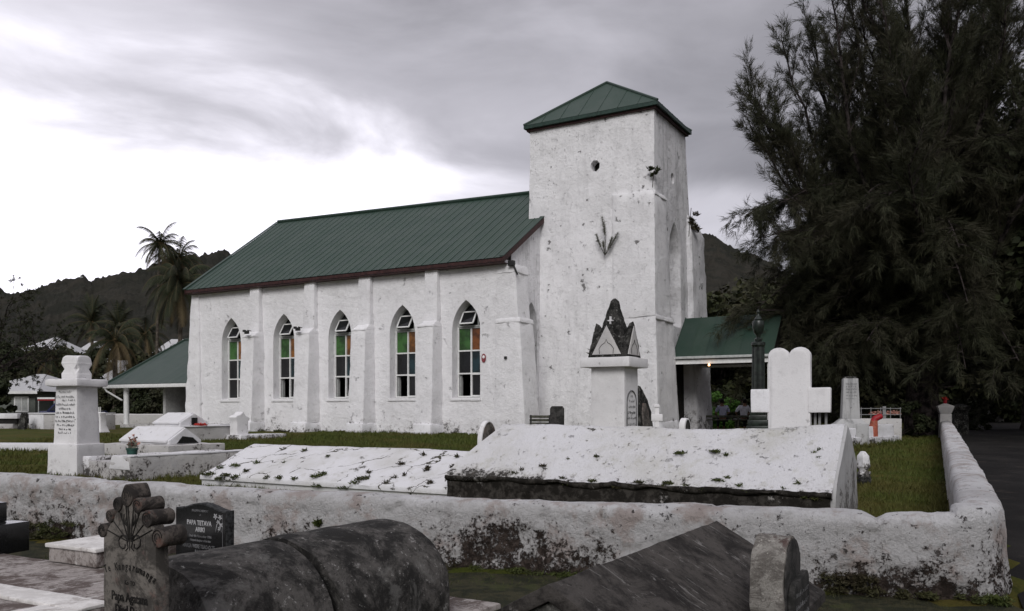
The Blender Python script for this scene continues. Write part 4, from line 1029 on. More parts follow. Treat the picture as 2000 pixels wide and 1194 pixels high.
# ---- right headstone
HS = thing('lichen_headstone', 'thick round topped headstone blotched with pink and white lichen', 'headstone', (1.512, 4.65, 0), ROT)
pr = [(0, -.1), (.44, -.1), (.44, .74)]+[(.23+.23*math.cos(a), .62+.235*math.sin(a)) for a in np.linspace(R(32), math.pi, 14)]
b = MB(); b.prism(pr, 'x', -.19, 0.0); b.build('slab', 'lichen_stone', HS, bevel=.03, cut=.035, amp=.009, nsc=9)
pr = [(.012, -.1), (.43, -.1), (.43, .73)]+[(.23+.215*math.cos(a), .615+.225*math.sin(a)) for a in np.linspace(R(32), math.pi, 14)]
b = MB(); b.prism(pr, 'x', .001, .010); b.build('front_face', 'dark_stone', HS, bevel=.003)
b = MB(); b.prism([(.06, -.1), (.50, -.1), (.50, .50), (.48, .60), (.44, .63), (.10, .60), (.06, .55)], 'x', .012, .05); pq = b.build('plaque', 'dark_stone', HS, bevel=.008, ang=30)
scribble(pq, [(.10, .45, z) for z in (.52, .45, .38, .31, .24, .17)], .03, 'faint_letter', 'x', .0505, sl=.0)
b = MB(); b.box(-.3, -.06, -.05, .12, .55, .10); b.build('base', 'dark_stone', HS, bevel=.02)

# ---- carved headstone
P0 = at(304, 3.9); 
CS = thing('carved_headstone', 'tall grey headstone carved with a fan of leaves and scroll ends', 'headstone', (P0.x, P0.y, 0), ROT)
def uz(px, py):
    p = on_plane(px, py, P0, PV); q_ = w2loc(CS, p); return q_.x, q_.z
u0 = uz(203, 1100)[0]
b = MB(); b.box(u0, 0, -.1, 0, .075, uz(304, 1060)[1]); b.build('slab', 'weathered_stone', CS, bevel=.006, cut=.04, amp=.004, nsc=6)
# stepped centre body and scroll rolls that run from front to back
c1 = uz(250, 1000)
prf = [uz(*p) for p in ((206, 1075), (206, 1040), (217, 1020), (228, 1000), (241, 985), (252, 975), (264, 985), (276, 1000), (290, 1020), (303, 1045), (303, 1075))]
b = MB(); b.prism(prf, 'y', .0015, .07); b.build('carved_head', 'weathered_stone', CS, bevel=.004, cut=.04, amp=.003)
def roll(px, py, ru, rz, yl=.115, teard=False):
    u, z = uz(px, py); b = MB(); pts = []
    for k in range(18):
        a = 2*math.pi*k/18; e = 1.0 if not (teard and math.sin(a) > 0) else 1.15
        pts.append((u+ru*math.cos(a)*(1-.35*max(0, math.sin(a)) if teard else 1), z+rz*math.sin(a)*e))
    b.prism(pts, 'y', -.008, yl); o = b.build('scroll', 'scroll_stone', CS, bevel=.006, cut=.035, amp=.004, nsc=12, ang=50)
    g = MB()
    for rr_ in (.72, .4):
        pp = [(u+ru*rr_*math.cos(2*math.pi*k/14), -.0095, z+rz*rr_*math.sin(2*math.pi*k/14)) for k in range(11)]
        g.tube(pp, .0022, 4)
    g.build('carving', 'black_paint_and_shade', o)
roll(250, 969, .040, .050, .10, True)
for px, py, r in ((231, 985, .033), (216, 1008, .030), (201, 1036, .034)): roll(px, py, r*.95, r*1.05, .08)
for px, py, r in ((270, 988, .036), (289, 1013, .038), (310, 1050, .046)): roll(px, py, r, r*1.05, .125)
g = MB()
ox, oz = uz(254, 1062)
def carve(pts, r=.003):
    g.tube([(uz(*p)[0], -.002, uz(*p)[1]) for p in pts], r, 5)
for dx_ in (-1, 1):
    for (tx, ty, mx_, my) in ((8, 985, 5, 1030), (20, 1000, 10, 1035), (32, 1018, 20, 1040), (44, 1035, 30, 1046)):
        pts = []
        for k in range(9):
            t_ = k/8; x = 254+dx_*((1-t_)**2*3+2*t_*(1-t_)*mx_*.6+t_*t_*tx); y = (1-t_)**2*1058+2*t_*(1-t_)*(my+4)+t_*t_*ty
            pts.append((x, y))
        carve(pts, .0026)
    carve([(254+dx_*a, c) for a, c in ((2, 1050), (5, 1060), (3, 1070), (8, 1076))], .003)
    carve([(254+dx_*a, c) for a, c in ((4, 1052), (9, 1046), (16, 1046), (21, 1055), (20, 1066), (14, 1072), (9, 1070), (9, 1063))], .0032)
    for k in range(3):
        carve([(254+dx_*(4+k*3), 1030-k*3), (254+dx_*(8+k*4), 1018-k*3), (254+dx_*(6+k*5), 1006-k*2)], .002)
carve([(254, 1075), (254, 1045), (252, 1010), (250, 985)], .003)
carve([(244, 975), (250, 985), (256, 974)], .002); carve([(245, 962), (250, 972), (255, 962)], .002)
g.build('carving', 'black_paint_and_shade', CS)
# lettering on the carved stone
def onface(px, py):
    return uz(px, py)
txt = 'Te Kangarumanga'
pxs = np.linspace(209, 300, len(txt))
for i_, ch in enumerate(txt):
    if ch == ' ': continue
    t_ = i_/(len(txt)-1); px = 209+91*t_; py = 1113-16*math.sin(math.pi*min(1, t_*1.0)*.9)*1.+t_*26
    u, z = uz(px, py+4); m4 = face_y(u, -.002, z) @ Matrix.Rotation(R(24-62*t_), 4, 'Z')
    text_obj(ch, .052, 'black_paint_and_shade', CS, 'letter', m4, True, .72)
def faceline(txt, px, py, size, sx=.8): 
    u, z = uz(px, py); text_obj(txt, size, 'black_paint_and_shade', CS, 'inscription', face_y(u, -.002, z), True, sx)
faceline('Ko  TO', 254, 1143, .030); faceline('Papa Agatana', 253, 1176, .062, .82); faceline('Died Dec', 250, 1201, .062, .8)

# ---- black granite headstone
P1 = at(441, 7.0)
GS = thing('granite_headstone', 'polished black granite headstone with silver lettering and etched flower spray', 'headstone', (P1.x, P1.y, 0), ROT)
def uz1(px, py):
    q_ = w2loc(GS, on_plane(px, py, P1, PV)); return q_.x, q_.z
gl = uz1(343, 1020)[0]; gt = uz1(441, 999)[1]
prf = [(gl, .1), (0, .1), (0, gt)]+[(gl+(-gl)*t_, gt-.005+.055*math.sin(math.pi*t_)**2*1.0) for t_ in np.linspace(.95, .05, 12)]+[(gl, gt)]
b = MB(); b.prism(prf, 'y', .004, .09); b.build('slab', 'granite_rough', GS, bevel=.004, cut=.05, amp=.003, nsc=12)
prf2 = [(x*.985+gl*.0075, z-.012) for x, z in prf]
b = MB(); b.prism(prf2, 'y', 0, .0035); b.build('polished_face', 'granite', GS, smooth=False)
def gline(txt, px, py, size, mat='silver_letter', sx=.85):
    u, z = uz1(px, py); text_obj(txt, size, mat, GS, 'inscription', face_y(u, -.001, z), True, sx)
gline('IN LOVING MEMORY', 391, 1000, .026, 'faint_letter'); gline('of', 391, 1008, .022, 'faint_letter')
gline('PAPA TETAVA', 389, 1026, .058); gline('ARIKI', 391, 1039, .056)
gline('Died 4th November 1906', 391, 1050, .030, 'faint_letter', .9); gline('Adopted daughter of the late', 391, 1058, .026, 'faint_letter', .85)
gline('MAKEA WERE TEAO-O-TE', 388, 1071, .046, 'faint_letter', .75); gline('RANGI', 390, 1082, .046, 'faint_letter')
b = MB()
for (px, py, r, n_) in ((421, 1009, .024, 5), (430, 1011, .022, 5), (426, 1020, .018, 5), (432, 1026, .020, 4), (428, 1033, .016, 4)):
    u, z = uz1(px, py)
    for k in range(n_):
        a = 2*math.pi*k/n_+r*40; pts = [(u+r*.2*math.cos(a+2), z+r*.2*math.sin(a+2)), (u+r*.8*math.cos(a-.35), z+r*.8*math.sin(a-.35)), (u+r*1.15*math.cos(a), z+r*1.15*math.sin(a)), (u+r*.8*math.cos(a+.35), z+r*.8*math.sin(a+.35))]
        b.prism(pts, 'y', -.002, -.0005)
for (a, c) in (((428, 1018), (433, 1040)), ((424, 1024), (421, 1040)), ((430, 1028), (426, 1041))):
    (u, z), (u2, z2) = uz1(*a), uz1(*c); b.prism([(u-.004, z), (u2, z2), (u+.004, z)], 'y', -.002, -.0005)
b.build('flower_engraving', 'silver_letter', GS, smooth=False)
b = MB(); u1 = uz1(434.5, 1010)[0]; b.box(u1, -.0015, .2, u1+.004, -.0005, gt-.03); b.build('border_line', 'faint_letter', GS, smooth=False)
b = MB(); b.box(gl-.12, -.12, .0, .12, .22, .2); b.build('plinth', 'slab_concrete', GS, bevel=.01)

# ---- concrete ledger slabs at the left
LS = thing('ledger_slab', 'broad low concrete grave slab with worn white painted borders', 'grave', (-2.72, 5.45, 0), R(-28))
b = MB(); b.box(-3.0, -2.2, -.1, .06, .92, .30); b.build('slab', 'slab_concrete', LS, bevel=.012, cut=.12, amp=.006)
b = MB(); b.box(-3.0, -.16, .301, .055, .08, .325); b.build('border', 'slab_white', LS, bevel=.006, cut=.1, amp=.005, nsc=7)
b = MB(); b.box(-.30, -2.2, .301, .058, -.13, .318); b.build('border', 'slab_white', LS, bevel=.006, cut=.1, amp=.005, nsc=7)
b = MB(); b.box(-3.0, -.62, .301, -.31, -.42, .312); b.build('border', 'slab_white', LS, bevel=.004, cut=.1, amp=.005, nsc=7)
SB = thing('cap_slab', 'small raised concrete block lying on the grave slab by the wall', 'slab', tuple(toz(188, 1075, .45)[:2])+(0,), R(-28))
b = MB(); b.box(-.62, 0, .305, 0, .85, .455); b.build('block', 'slab_concrete', SB, bevel=.012, cut=.08, amp=.006)
b = MB(); b.box(-.64, -.02, .43, .02, .87, .462); b.build('top', 'slab_white', SB, bevel=.01, cut=.08, amp=.005)
q_ = toz(-45, 1032, .56)
BS = thing('black_tomb_stone', 'low black stepped gravestone cut off by the left edge', 'headstone', (q_.x, q_.y, 0), R(-22))
b = MB(); b.box(-1.2, 0, .29, 0, .5, .56); b.build('plinth', 'granite', BS, bevel=.01)
b = MB(); b.box(-1.1, .06, .561, -.16, .4, .74); b.build('slab', 'granite', BS, bevel=.012)
b = MB(); b.prism([(-.55+.016*math.cos(a), .64+.016*math.sin(a)) for a in np.linspace(0, 6.28, 9)[:-1]], 'y', .052, .059); b.build('stud', 'silver_letter', BS)
OS = thing('buried_kerb', 'flat concrete kerb sunk in the grass between the two big dark tombs', 'kerb', (-.35, 6.85, 0), R(-34))
b = MB(); b.box(-.2, -1.9, -.1, .35, -.05, .05); b.build('kerb_stone', 'slab_concrete', OS, bevel=.02, cut=.1, amp=.01)

# ================================================================== MONUMENT at left
p = at(150, 16.0)
ML = thing('pillar_monument', 'white square pillar monument with painted lines of writing and clover shaped finial', 'monument', (p.x, p.y, 0), R(-17.5))
b = MB(); b.cbox(-.35, .35, .1, .74, .74, .80, .02, .02); b.build('plinth', 'monument_white', ML, bevel=.02, cut=.12, amp=.012)
b = MB(); b.cbox(-.35, .35, .88, .58, .58, 1.16, .035, .035); b.build('shaft', 'monument_white', ML, bevel=.02, cut=.12, amp=.012)
b = MB(); b.cbox(-.35, .35, 2.02, .80, .80, .14); b.build('cap_slab', 'monument_white', ML, bevel=.035, cut=.1, amp=.02, nsc=5)
b = MB()
def clover(cx, cz, r):
    return [(cx+(r+.10*r*math.cos(4*a))*math.cos(a)*(1.15 if abs(math.sin(a)) < .8 else 1), cz+(r+.16*r*math.cos(4*a+math.pi))*math.sin(a)) for a in np.linspace(0, 2*math.pi, 33)[:-1]]
outl = [(-.19, 2.15), (.19, 2.15), (.20, 2.27), (.12, 2.36), (.20, 2.46), (.16, 2.58), (.10, 2.62), (-.10, 2.62), (-.16, 2.58), (-.20, 2.46), (-.12, 2.36), (-.20, 2.27)]
b.prism([(x-.35, z) for x, z in outl], 'y', .16, .54); b.build('finial', 'monument_white', ML, bevel=.03, cut=.06, amp=.008)
b = MB(); b.prism([(x+.35, z+.004) for x, z in outl], 'x', -.54, -.16); b.build('finial', 'monument_white', ML, bevel=.03, cut=.06, amp=.008)
scribble(ML, [(-.50, -.22, 1.90), (-.59, -.14, 1.80), (-.42, -.10, 1.735), (-.57, -.13, 1.65), (-.5, -.2, 1.57), (-.58, -.12, 1.49), (-.58, -.12, 1.41), (-.59, -.14, 1.33), (-.55, -.12, 1.25), (-.5, -.22, 1.17), (-.52, -.2, 1.10)], .042, 'faint_letter', 'y', .065)
# ================================================================== MONUMENT at centre
p = at(1220, 17.0)
MC = thing('gabled_monument', 'tall white pillar monument topped by a mouldy black spire with four gables', 'monument', (p.x, p.y, 0), ROT)
a_ = .76
b = MB(); b.box(-a_, 0, .2, 0, a_, 2.44, .01, .01); b.build('shaft', 'monument_white', MC, bevel=.012, cut=.15, amp=.006)
b = MB(); b.box(-a_-.18, -.16, 2.44, .16, a_+.16, 2.64); b.build('cap_slab', 'monument_white', MC, bevel=.02, cut=.1, amp=.01)
b = MB(); h = a_/2; cx, cy = -h, h
b.loft([[(cx-.34, cy-.34, 2.65), (cx+.34, cy-.34, 2.65), (cx+.34, cy+.34, 2.65), (cx-.34, cy+.34, 2.65)], [(cx-.20, cy-.20, 3.3), (cx+.2, cy-.2, 3.3), (cx+.2, cy+.2, 3.3), (cx-.2, cy+.2, 3.3)], [(cx-.07, cy-.07, 3.84), (cx+.07, cy-.07, 3.84), (cx+.07, cy+.07, 3.84), (cx-.07, cy+.07, 3.84)], [(cx-.02, cy-.02, 3.89), (cx+.02, cy-.02, 3.89), (cx+.02, cy+.02, 3.89), (cx-.02, cy+.02, 3.89)]])
b.build('spire', 'black_mold_stone', MC, bevel=.02, cut=.08, amp=.018, nsc=7)
for k in range(4):
    m4 = Matrix.Translation((cx, cy, 0)) @ Matrix.Rotation(k*math.pi/2, 4, 'Z')
    def wp(x, y, z, m4=m4): v = m4 @ Vector((x, y, z)); return (v.x, v.y, v.z)
    b = MB(); b.loft([[(-.42, -.42, 2.65), (.42, -.42, 2.65), (.39, -.42, 2.74), (.03, -.42, 3.40), (-.03, -.42, 3.40), (-.39, -.42, 2.74)], [(-.42, -.34, 2.65), (.42, -.34, 2.65), (.37, -.34, 2.74), (.02, -.34, 3.36), (-.02, -.34, 3.36), (-.37, -.34, 2.74)], [(-.25, -.12, 2.65), (.25, -.12, 2.65), (.2, -.12, 2.74), (.02, -.12, 3.0), (-.02, -.12, 3.0), (-.2, -.12, 2.74)]]); b.warp(wp); gb = b.build('gable', 'black_mold_stone', MC, bevel=.015, cut=.07, amp=.015, nsc=8)
    b = MB(); b.prism([(-.32, 2.70), (.32, 2.70), (0, 3.30)], 'y', -.440, -.418); b.warp(wp); b.build('gable_panel', 'kerb_stain', gb, bevel=.004, cut=.1, amp=.003)
    b = MB(); ap_ = [(-.15, 2.71), (-.16, 2.82), (-.10, 2.90), (-.03, 2.94), (0, 3.01), (.03, 2.94), (.10, 2.90), (.16, 2.82), (.15, 2.71)]
    b.tube([(x, -.443, z) for x, z in ap_], .006, 4); b.warp(wp); b.build('carving', 'black_paint_and_shade', gb)
b = MB(); b.box(cx-.055, cy-.245, 3.40, cx+.055, cy-.17, 3.425); b.box(cx-.013, cy-.246, 3.34, cx+.013, cy-.17, 3.50); b.build('cross', 'monument_white', MC, bevel=.004)
b = MB(); arp = [(.12, 1.2), (.12, 1.70)]+[(.38-.26*math.cos(a), 1.70+.26*math.sin(a)) for a in np.linspace(0, math.pi, 10)]+[(.64, 1.70), (.64, 1.0)]
b.tube([(.002, y, z) for y, z in arp], .014, 4); b.build('carved_border', 'faint_letter', MC)
scribble(MC, [(.34, .44, 1.82), (.26, .52, 1.72), (.22, .58, 1.60), (.18, .60, 1.48), (.16, .61, 1.37), (.2, .6, 1.24), (.18, .6, 1.13)], .058, 'faint_letter', 'x', .0005)
weed(MC, [(-a_-.04, .25, 2.7, .07, .14, 60, .10)], 'moss_green', 'fern')
# ---- black weathered stone behind it
p = at(1249, 20.5)
t = thing('mouldy_headstone', 'black mouldy pointed headstone with pale plaque beside the tall monument', 'headstone', (p.x, p.y, 0), ROT)
b = MB(); b.loft([[(-.5, 0, .3), (.12, 0, .3), (.12, 1.35, .3), (-.5, 1.35, .3)], [(-.4, .0, .85), (.05, .0, .85), (.05, 1.02, .85), (-.4, 1.02, .85)], [(-.35, .0, 1.65), (0, .0, 1.65), (0, .72, 1.65), (-.35, .72, 1.65)], [(-.3, .02, 2.05), (0, .02, 2.05), (0, .28, 2.05), (-.3, .28, 2.05)], [(-.25, .05, 2.15), (-.05, .05, 2.15), (-.05, .22, 2.15), (-.25, .22, 2.15)]])
b.build('stone', 'black_mold_stone', t, bevel=.03, cut=.08, amp=.03, nsc=5)
b = MB(); b.loft([[(.14, .02, .4), (.19, .02, .4), (.19, .48, .4), (.14, .48, .4)], [(.04, .02, 1.5), (.08, .02, 1.5), (.08, .42, 1.5), (.04, .42, 1.5)], [(.03, .12, 1.72), (.06, .12, 1.72), (.06, .3, 1.72), (.03, .3, 1.72)]]); b.build('plaque', 'weathered_stone', t, bevel=.01)
# ---- small white cross
p = at(1283, 16.5)
t = thing('small_cross', 'small plain white cross beside the black mouldy headstone', 'cross', (p.x, p.y, 0), R(-8))
b = MB(); b.cbox(0, 0, .2, .09, .08, 1.44, .004, .004); b.build('upright', 'monument_white', t, bevel=.008)
b = MB(); b.cbox(0, .002, 1.34, .22, .104, .14); b.build('arm', 'monument_white', t, bevel=.012)
b = MB(); b.cbox(-.01, 0, 1.61, .12, .11, .06); b.build('cap', 'monument_white', t, bevel=.01)
# ---- small round topped marker
p = at(1337, 19.0)
t = thing('arched_marker', 'tiny white round topped grave marker below the dark church doorway', 'headstone', (p.x, p.y, 0), ROT)
pr = [(0, .3), (.46, .3), (.46, 1.15)]+[(.23+.23*math.cos(a), 1.15+.22*math.sin(a)) for a in np.linspace(0, math.pi, 12)]
b = MB(); b.prism(pr, 'x', -.14, 0); b.build('slab', 'monument_white', t, bevel=.02)
b = MB(); b.prism([(.23+(y-.23)*.72, z-.04) for y, z in pr], 'x', .001, .01); b.build('inset', 'dark_stone', t)
# ---- dark headstone at the tower foot and the stacked bench
p = at(1074, 27.5)
t = thing('grey_headstone', 'plain dark grey headstone standing at the foot of the tower', 'headstone', (p.x, p.y, 0), R(-12))
b = MB(); b.prism([(0, .5), (.46, .5), (.46, 1.58), (.40, 1.66), (.06, 1.66), (0, 1.58)], 'y', 0, .14); b.build('slab', 'dark_stone', t, bevel=.015)
b = MB(); b.box(-.08, -.08, .4, .54, .24, .72); b.build('base', 'dark_stone', t, bevel=.02)
p = at(1031, 28.0)
t = thing('garden_bench', 'dark slatted bench in the corner between nave and tower', 'bench', (p.x, p.y, 0), R(-12))
for k in range(3):
    b = MB(); b.box(0, .3+.0*k, 1.02+k*.12, .72, .33, 1.11+k*.12); b.build('back_slat', 'bench_wood', t, bevel=.006)
for k in range(3):
    b = MB(); b.box(0, -.05+k*.11, .93, .72, .04+k*.11, .96); b.build('seat_slat', 'bench_wood', t, bevel=.006)
for xx in (0.02, .66):
    b = MB(); b.box(xx, -.05, .5, xx+.05, .02, .93); b.build('leg', 'cable_dark', t); b = MB(); b.box(xx, .28, .5, xx+.05, .34, 1.36); b.build('leg', 'cable_dark', t)
# ---- round headstone left of the tomb
p = at(940, 18.0)
t = thing('round_headstone', 'white edged round topped headstone between lawn and big tomb', 'headstone', (p.x, p.y, 0), ROT)
pr = [(0, .2), (.66, .2), (.64, .85)]+[(.33+.32*math.cos(a), .85+.47*math.sin(a)) for a in np.linspace(0.05, math.pi, 16)]
b = MB(); b.prism(pr, 'x', -.11, 0); b.build('slab', 'monument_white', t, bevel=.008)
b = MB(); b.prism([(.33+(y-.33)*.92, z-.03) for y, z in pr], 'x', .001, .006); f_ = b.build('front_face', 'weathered_stone', t)
scribble(f_, [(.24, .44, .92), (.2, .5, .82), (.15, .5, .7), (.14, .52, .6)], .05, 'faint_letter', 'x', .0065)
# ---- double arched white cross
p = at(1500, 12.5)
MX = thing('double_arch_cross', 'large white cross monument whose top is two round arches', 'monument', (p.x, p.y, 0), R(-24))
def dbl(w_, zb, zt_, n=10):
    r = w_/4; pts = [(0, zb), (w_, zb)]
    for cx_ in (3*r, r):
        pts += [(cx_+r*math.cos(a), zt_-r*.8+r*.8*math.sin(a)) for a in np.linspace(0, math.pi, n)]
    return pts
pts = dbl(.60, .2, 2.50)
b = MB(); b.prism(pts, 'y', 0, .24); b.build('upright', 'monument_white', MX, bevel=.03, cut=.08, amp=.006)
b = MB(); b.prism([(.045+x*.85, z-.04 if z > 1 else z) for x, z in pts], 'y', -.02, .001); b.build('raised_panel', 'monument_white', MX, bevel=.012, cut=.1, amp=.004)
b = MB(); b.box(-.25, -.012, 1.53, .02, .22, 1.88); b.build('arm', 'grave_white', MX, bevel=.015, cut=.08, amp=.006)
b = MB(); b.box(.57, -.012, 1.53, .88, .22, 1.90); b.build('arm', 'monument_white', MX, bevel=.015, cut=.08, amp=.006)
for xx in (.64, .70, .79):
    b = MB(); b.box(xx, .12, .2, xx+.035, .17, 1.56); b.build('strut', 'door_grey', MX, bevel=.005)
# ---- dark urn column
p = at(1481, 20.0)
UC = thing('urn_column', 'dark green stone column carrying a carved urn', 'monument', (p.x, p.y, 0), R(-20))
b = MB(); b.lathe([(.155, 1.6), (.16, 1.7), (.152, 2.2), (.145, 3.05), (.15, 3.08), (.165, 3.1), (.165, 3.16), (.14, 3.18)], 24); 
def flute(x, y, z):
    if 1.65 < z < 3.06:
        a = math.atan2(y, x); k = 1-.10*(int((a+math.pi)/(2*math.pi)*24+.5) % 2); return (x*k, y*k, z)
    return (x, y, z)
b.warp(flute); b.build('column', 'urn_green', UC, smooth=False)
b = MB(); b.lathe([(.05, 3.18), (.085, 3.2), (.09, 3.25), (.045, 3.29), (.05, 3.33), (.10, 3.40), (.135, 3.52), (.145, 3.63), (.13, 3.68), (.09, 3.70), (.10, 3.72), (.06, 3.78), (.03, 3.82), (.025, 3.86), (.04, 3.90), (.02, 3.95), (0, 3.98)], 20); b.build('urn', 'urn_green', UC)
b = MB()
for (w_, z0, h_) in ((.60, .3, .75), (.52, 1.05, .12), (.46, 1.17, .14), (.40, 1.31, .12), (.36, 1.43, .18)): b.cbox(0, 0, z0, w_, w_, h_)
b.build('stepped_base', 'urn_green', UC, bevel=.012)
# ---- pale obelisk with slab base
p = at(1660, 25.0)
t = thing('grey_obelisk', 'grey white tapering obelisk headstone under the dark tree', 'monument', (p.x, p.y, 0), R(-12))
b = MB(); b.cbox(0, 0, 1.28, .50, .42, 1.2, .045, .04); sh = b.build('shaft', 'tomb_end', t, bevel=.01, cut=.15, amp=.006)
b = MB(); b.cbox(0, 0, 2.48, .40, .33, .06, .06, .05); b.build('cap', 'black_mold_stone', t, bevel=.01)
b = MB(); b.cbox(0, 0, 1.12, .90, .62, .16, .18, .09); b.cbox(0, 0, .4, .94, .66, .73); b.build('base', 'tomb_end', t, bevel=.01, cut=.15, amp=.006)
scribble(sh, [(-.14, .14, z) for z in (2.30, 2.22, 2.14, 2.05, 1.95, 1.86)], .04, 'faint_letter', 'y', -.196)
# ---- white slab tomb at right
p0, p1 = Vector((9.85, 24.2, 0)), Vector((12.35, 26.6, 0)); ang = math.atan2((p1-p0).y, (p1-p0).x); ln = (p1-p0).length
t = thing('stepped_tomb', 'low white stepped tomb at the edge of the lawn by the tree', 'tomb', tuple(p0), ang)
b = MB(); b.box(-1.2, 0, .3, ln, 1.1, .72); b.build('base', 'tomb_top', t, bevel=.03, cut=.15, amp=.025, nsc=3)
b = MB(); b.hexa([(0, .1, .69), (ln-.15, .1, .69), (ln-.15, 1.0, .69), (0, 1.0, .69)], [(0, .12, .98), (ln-.17, .12, 1.08), (ln-.17, .95, 1.08), (0, .95, .98)]); b.build('upper_block', 'tomb_white', t, bevel=.02, cut=.15, amp=.012)
# ---- orange and red pipe, railings and flowers beyond
p = at(1706, 25.6)
t = thing('bent_pipe', 'orange standing pipe with a bent red end behind the stepped tomb', 'pipe', (p.x, p.y, 0))
b = MB(); b.tube([(0, 0, .7), (0, 0, 1.05), (.02, 0, 1.22)], [.13, .125, .10], 14); b.build('pipe', 'orange_pipe', t)
b = MB(); b.tube([(.0, 0, 1.18), (.05, 0, 1.27), (.17, -.02, 1.33), (.24, -.02, 1.35)], [.10, .10, .09, .08], 12); b.build('elbow', 'red_pipe', t)
p = at(1681, 27.5)
t = thing('railed_grave', 'white railed grave decked with pink flowers behind the grey obelisk', 'grave', (p.x, p.y, 0), R(-6))
b = MB(); b.box(0, 0, .4, 1.3, .5, 1.25); b.build('kerb', 'kerb_stain', t, bevel=.02)
for k in (0, 2, 4, 6, 8):
    b = MB(); b.tube([(.03+k*.155, .05, 1.25), (.03+k*.155, .05, 1.62)], .012, 5); b.build('rail_post', 'door_grey', t)
for z in (1.38, 1.58):
    b = MB(); b.tube([(0, .05, z), (1.3, .05, z)], .012, 5); b.build('rail', 'door_grey', t)
b = MB(); b.cbox(.78, .12, 1.25, .10, .1, .40); b.build('marker_post', 'door_grey', t, bevel=.01)
o = fast_mesh('flowers', np.concatenate([tuft(40, .12, .12, .06, .9)+np.array([x, .2, 1.38]) for x in (.45, .6, .72, .95, 1.1, 1.22)]), 3, 'pink_flower', t); o['kind'] = 'stuff'
# ---- white finial in the lawn behind the tomb's right end
p = at(1686, 14.8)
t = thing('broken_finial', 'small weathered white finial on the lawn behind the big tomb end', 'gravestone', (p.x, p.y, 0), R(20))
b = MB(); b.cbox(0, 0, .2, .26, .2, .14, .02, .02); b.cbox(.02, 0, .34, .2, .16, .10, .03, .02); b.build('base', 'black_mold_stone', t, bevel=.015, cut=.05, amp=.015)
b = MB(); b.loft([[(x*r_, y*r_, z) for x, y in ((-1, -1), (1, -1), (1, 1), (-1, 1))] for r_, z in ((.075, .38), (.055, .5), (.085, .56), (.07, .75), (.03, .83))]); b.build('finial', 'grave_white', t, bevel=.012, cut=.05, amp=.012, nsc=8)
b = MB(); b.cbox(.0, -.02, .42, .24, .08, .05); b.build('arm', 'grave_white', t, bevel=.012, cut=.05, amp=.01, nsc=8)
# ---- gate posts at the far end of the side wall
p = at(1846, 30.2)
def gatepost(loc, lbl, mat, s=1.):
    t = thing('gate_post', lbl, 'gate post', loc, R(-20))
    b = MB(); b.cbox(0, 0, .3, .42*s, .42*s, 1.08, .02, .02); b.build('shaft', mat, t, bevel=.02, cut=.15, amp=.01)
    b = MB(); b.loft([[(x*r_*s, y*r_*s, z) for x, y in ((-1, -1), (1, -1), (1, 1), (-1, 1))] for r_, z in ((.17, 1.38), (.22, 1.5), (.26, 1.62), (.27, 1.66), (.10, 1.74), (.06, 1.76))]); b.build('cap', mat, t, bevel=.008)
    return t
t = gatepost((p.x, p.y, 0), 'grey gate post with moulded cap and red flowers at the end of the side wall', 'kerb_stain')
b = MB(); b.lathe([(.05, 1.75), (.07, 1.82), (.05, 1.9), (.06, 1.93)], 10); t2 = thing('flower_vase', 'small red flower vase standing on the grey gate post', 'vase', (p.x, p.y, 0)); b.build('vase', 'red_pipe', t2)
o = fast_mesh('flowers', tuft(60, .09, .1, .06, .9)+np.array([0, 0, 1.9]), 3, 'red_flower', t2); o['kind'] = 'stuff'
p = at(1876, 33.0); gatepost((p.x, p.y, 0), 'dark mossy gate post in shadow across from the grey one', 'black_mold_stone', 1.25)

# ================================================================== LEFT GROUP OF GRAVES
def graveobj(name, label, cat, px, py, z, rot=ROT, group=None):
    p = toz(px, py, z); return thing(name, label, cat, (p.x, p.y, 0), rot, group)
A_ = graveobj('gable_grave', 'low white gable shaped grave with dark tablet on its end, nearer of two', 'tomb', 330.5, 866, .74)
def gablegrave(t, ln, w_, z0, ze, zr_, plaque=True):
    b = MB(); b.prism([(0, z0), (w_, z0), (w_, ze), (w_/2, zr_), (0, ze)], 'x', -ln, 0); b.build('body', 'tomb_white', t, bevel=.012, cut=.12, amp=.012)
    b = MB(); b.prism([(-.04, ze), (w_/2, zr_+.03), (w_+.04, ze), (w_+.04, ze-.05), (w_/2, zr_-.02), (-.04, ze-.05)], 'x', -ln-.03, -.06); b.build('roof_slab', 'tomb_white', t, bevel=.01, cut=.12, amp=.012)
    if plaque:
        b = MB(); b.prism([(w_*.22, z0+.02), (w_*.9, z0+.02), (w_*.72, ze+.06), (w_*.40, ze+.10)], 'x', .001, .02); b.build('tablet', 'granite', t)
gablegrave(A_, 1.85, .95, .70, .80, 1.10)
b = MB(); b.box(-2.3, -.3, .38, .35, 1.4, .70); b.build('plinth', 'kerb_stain', A_, bevel=.02, cut=.15, amp=.015)
B_ = graveobj('gable_grave', 'white gable shaped grave on a tall stained plinth near the pew, farther of two', 'tomb', 352, 833, 1.0)
gablegrave(B_, 1.3, 1.1, .98, 1.12, 1.42, False)
b = MB(); b.box(-1.5, -.15, .4, .2, 2.6, .98); b.build('plinth', 'kerb_stain', B_, bevel=.02, cut=.15, amp=.015)
b = MB(); b.box(-1.5, -.18, .975, .24, 2.63, 1.01); b.build('plinth_top', 'tomb_white', B_, bevel=.01)
b = MB(); b.cbox(.01, .55, 1.04, .03, .22, .24); b.build('tablet', 'granite', B_)
q_ = loc2w(B_, (.12, .7, 1.02)); t = thing('flower_wreath', 'red flowers laid at the end of the farther white gable grave', 'flowers', tuple(q_))
o = fast_mesh('flowers', tuft(140, .22, .07, .06, .9), 3, 'red_flower', t); o['kind'] = 'stuff'
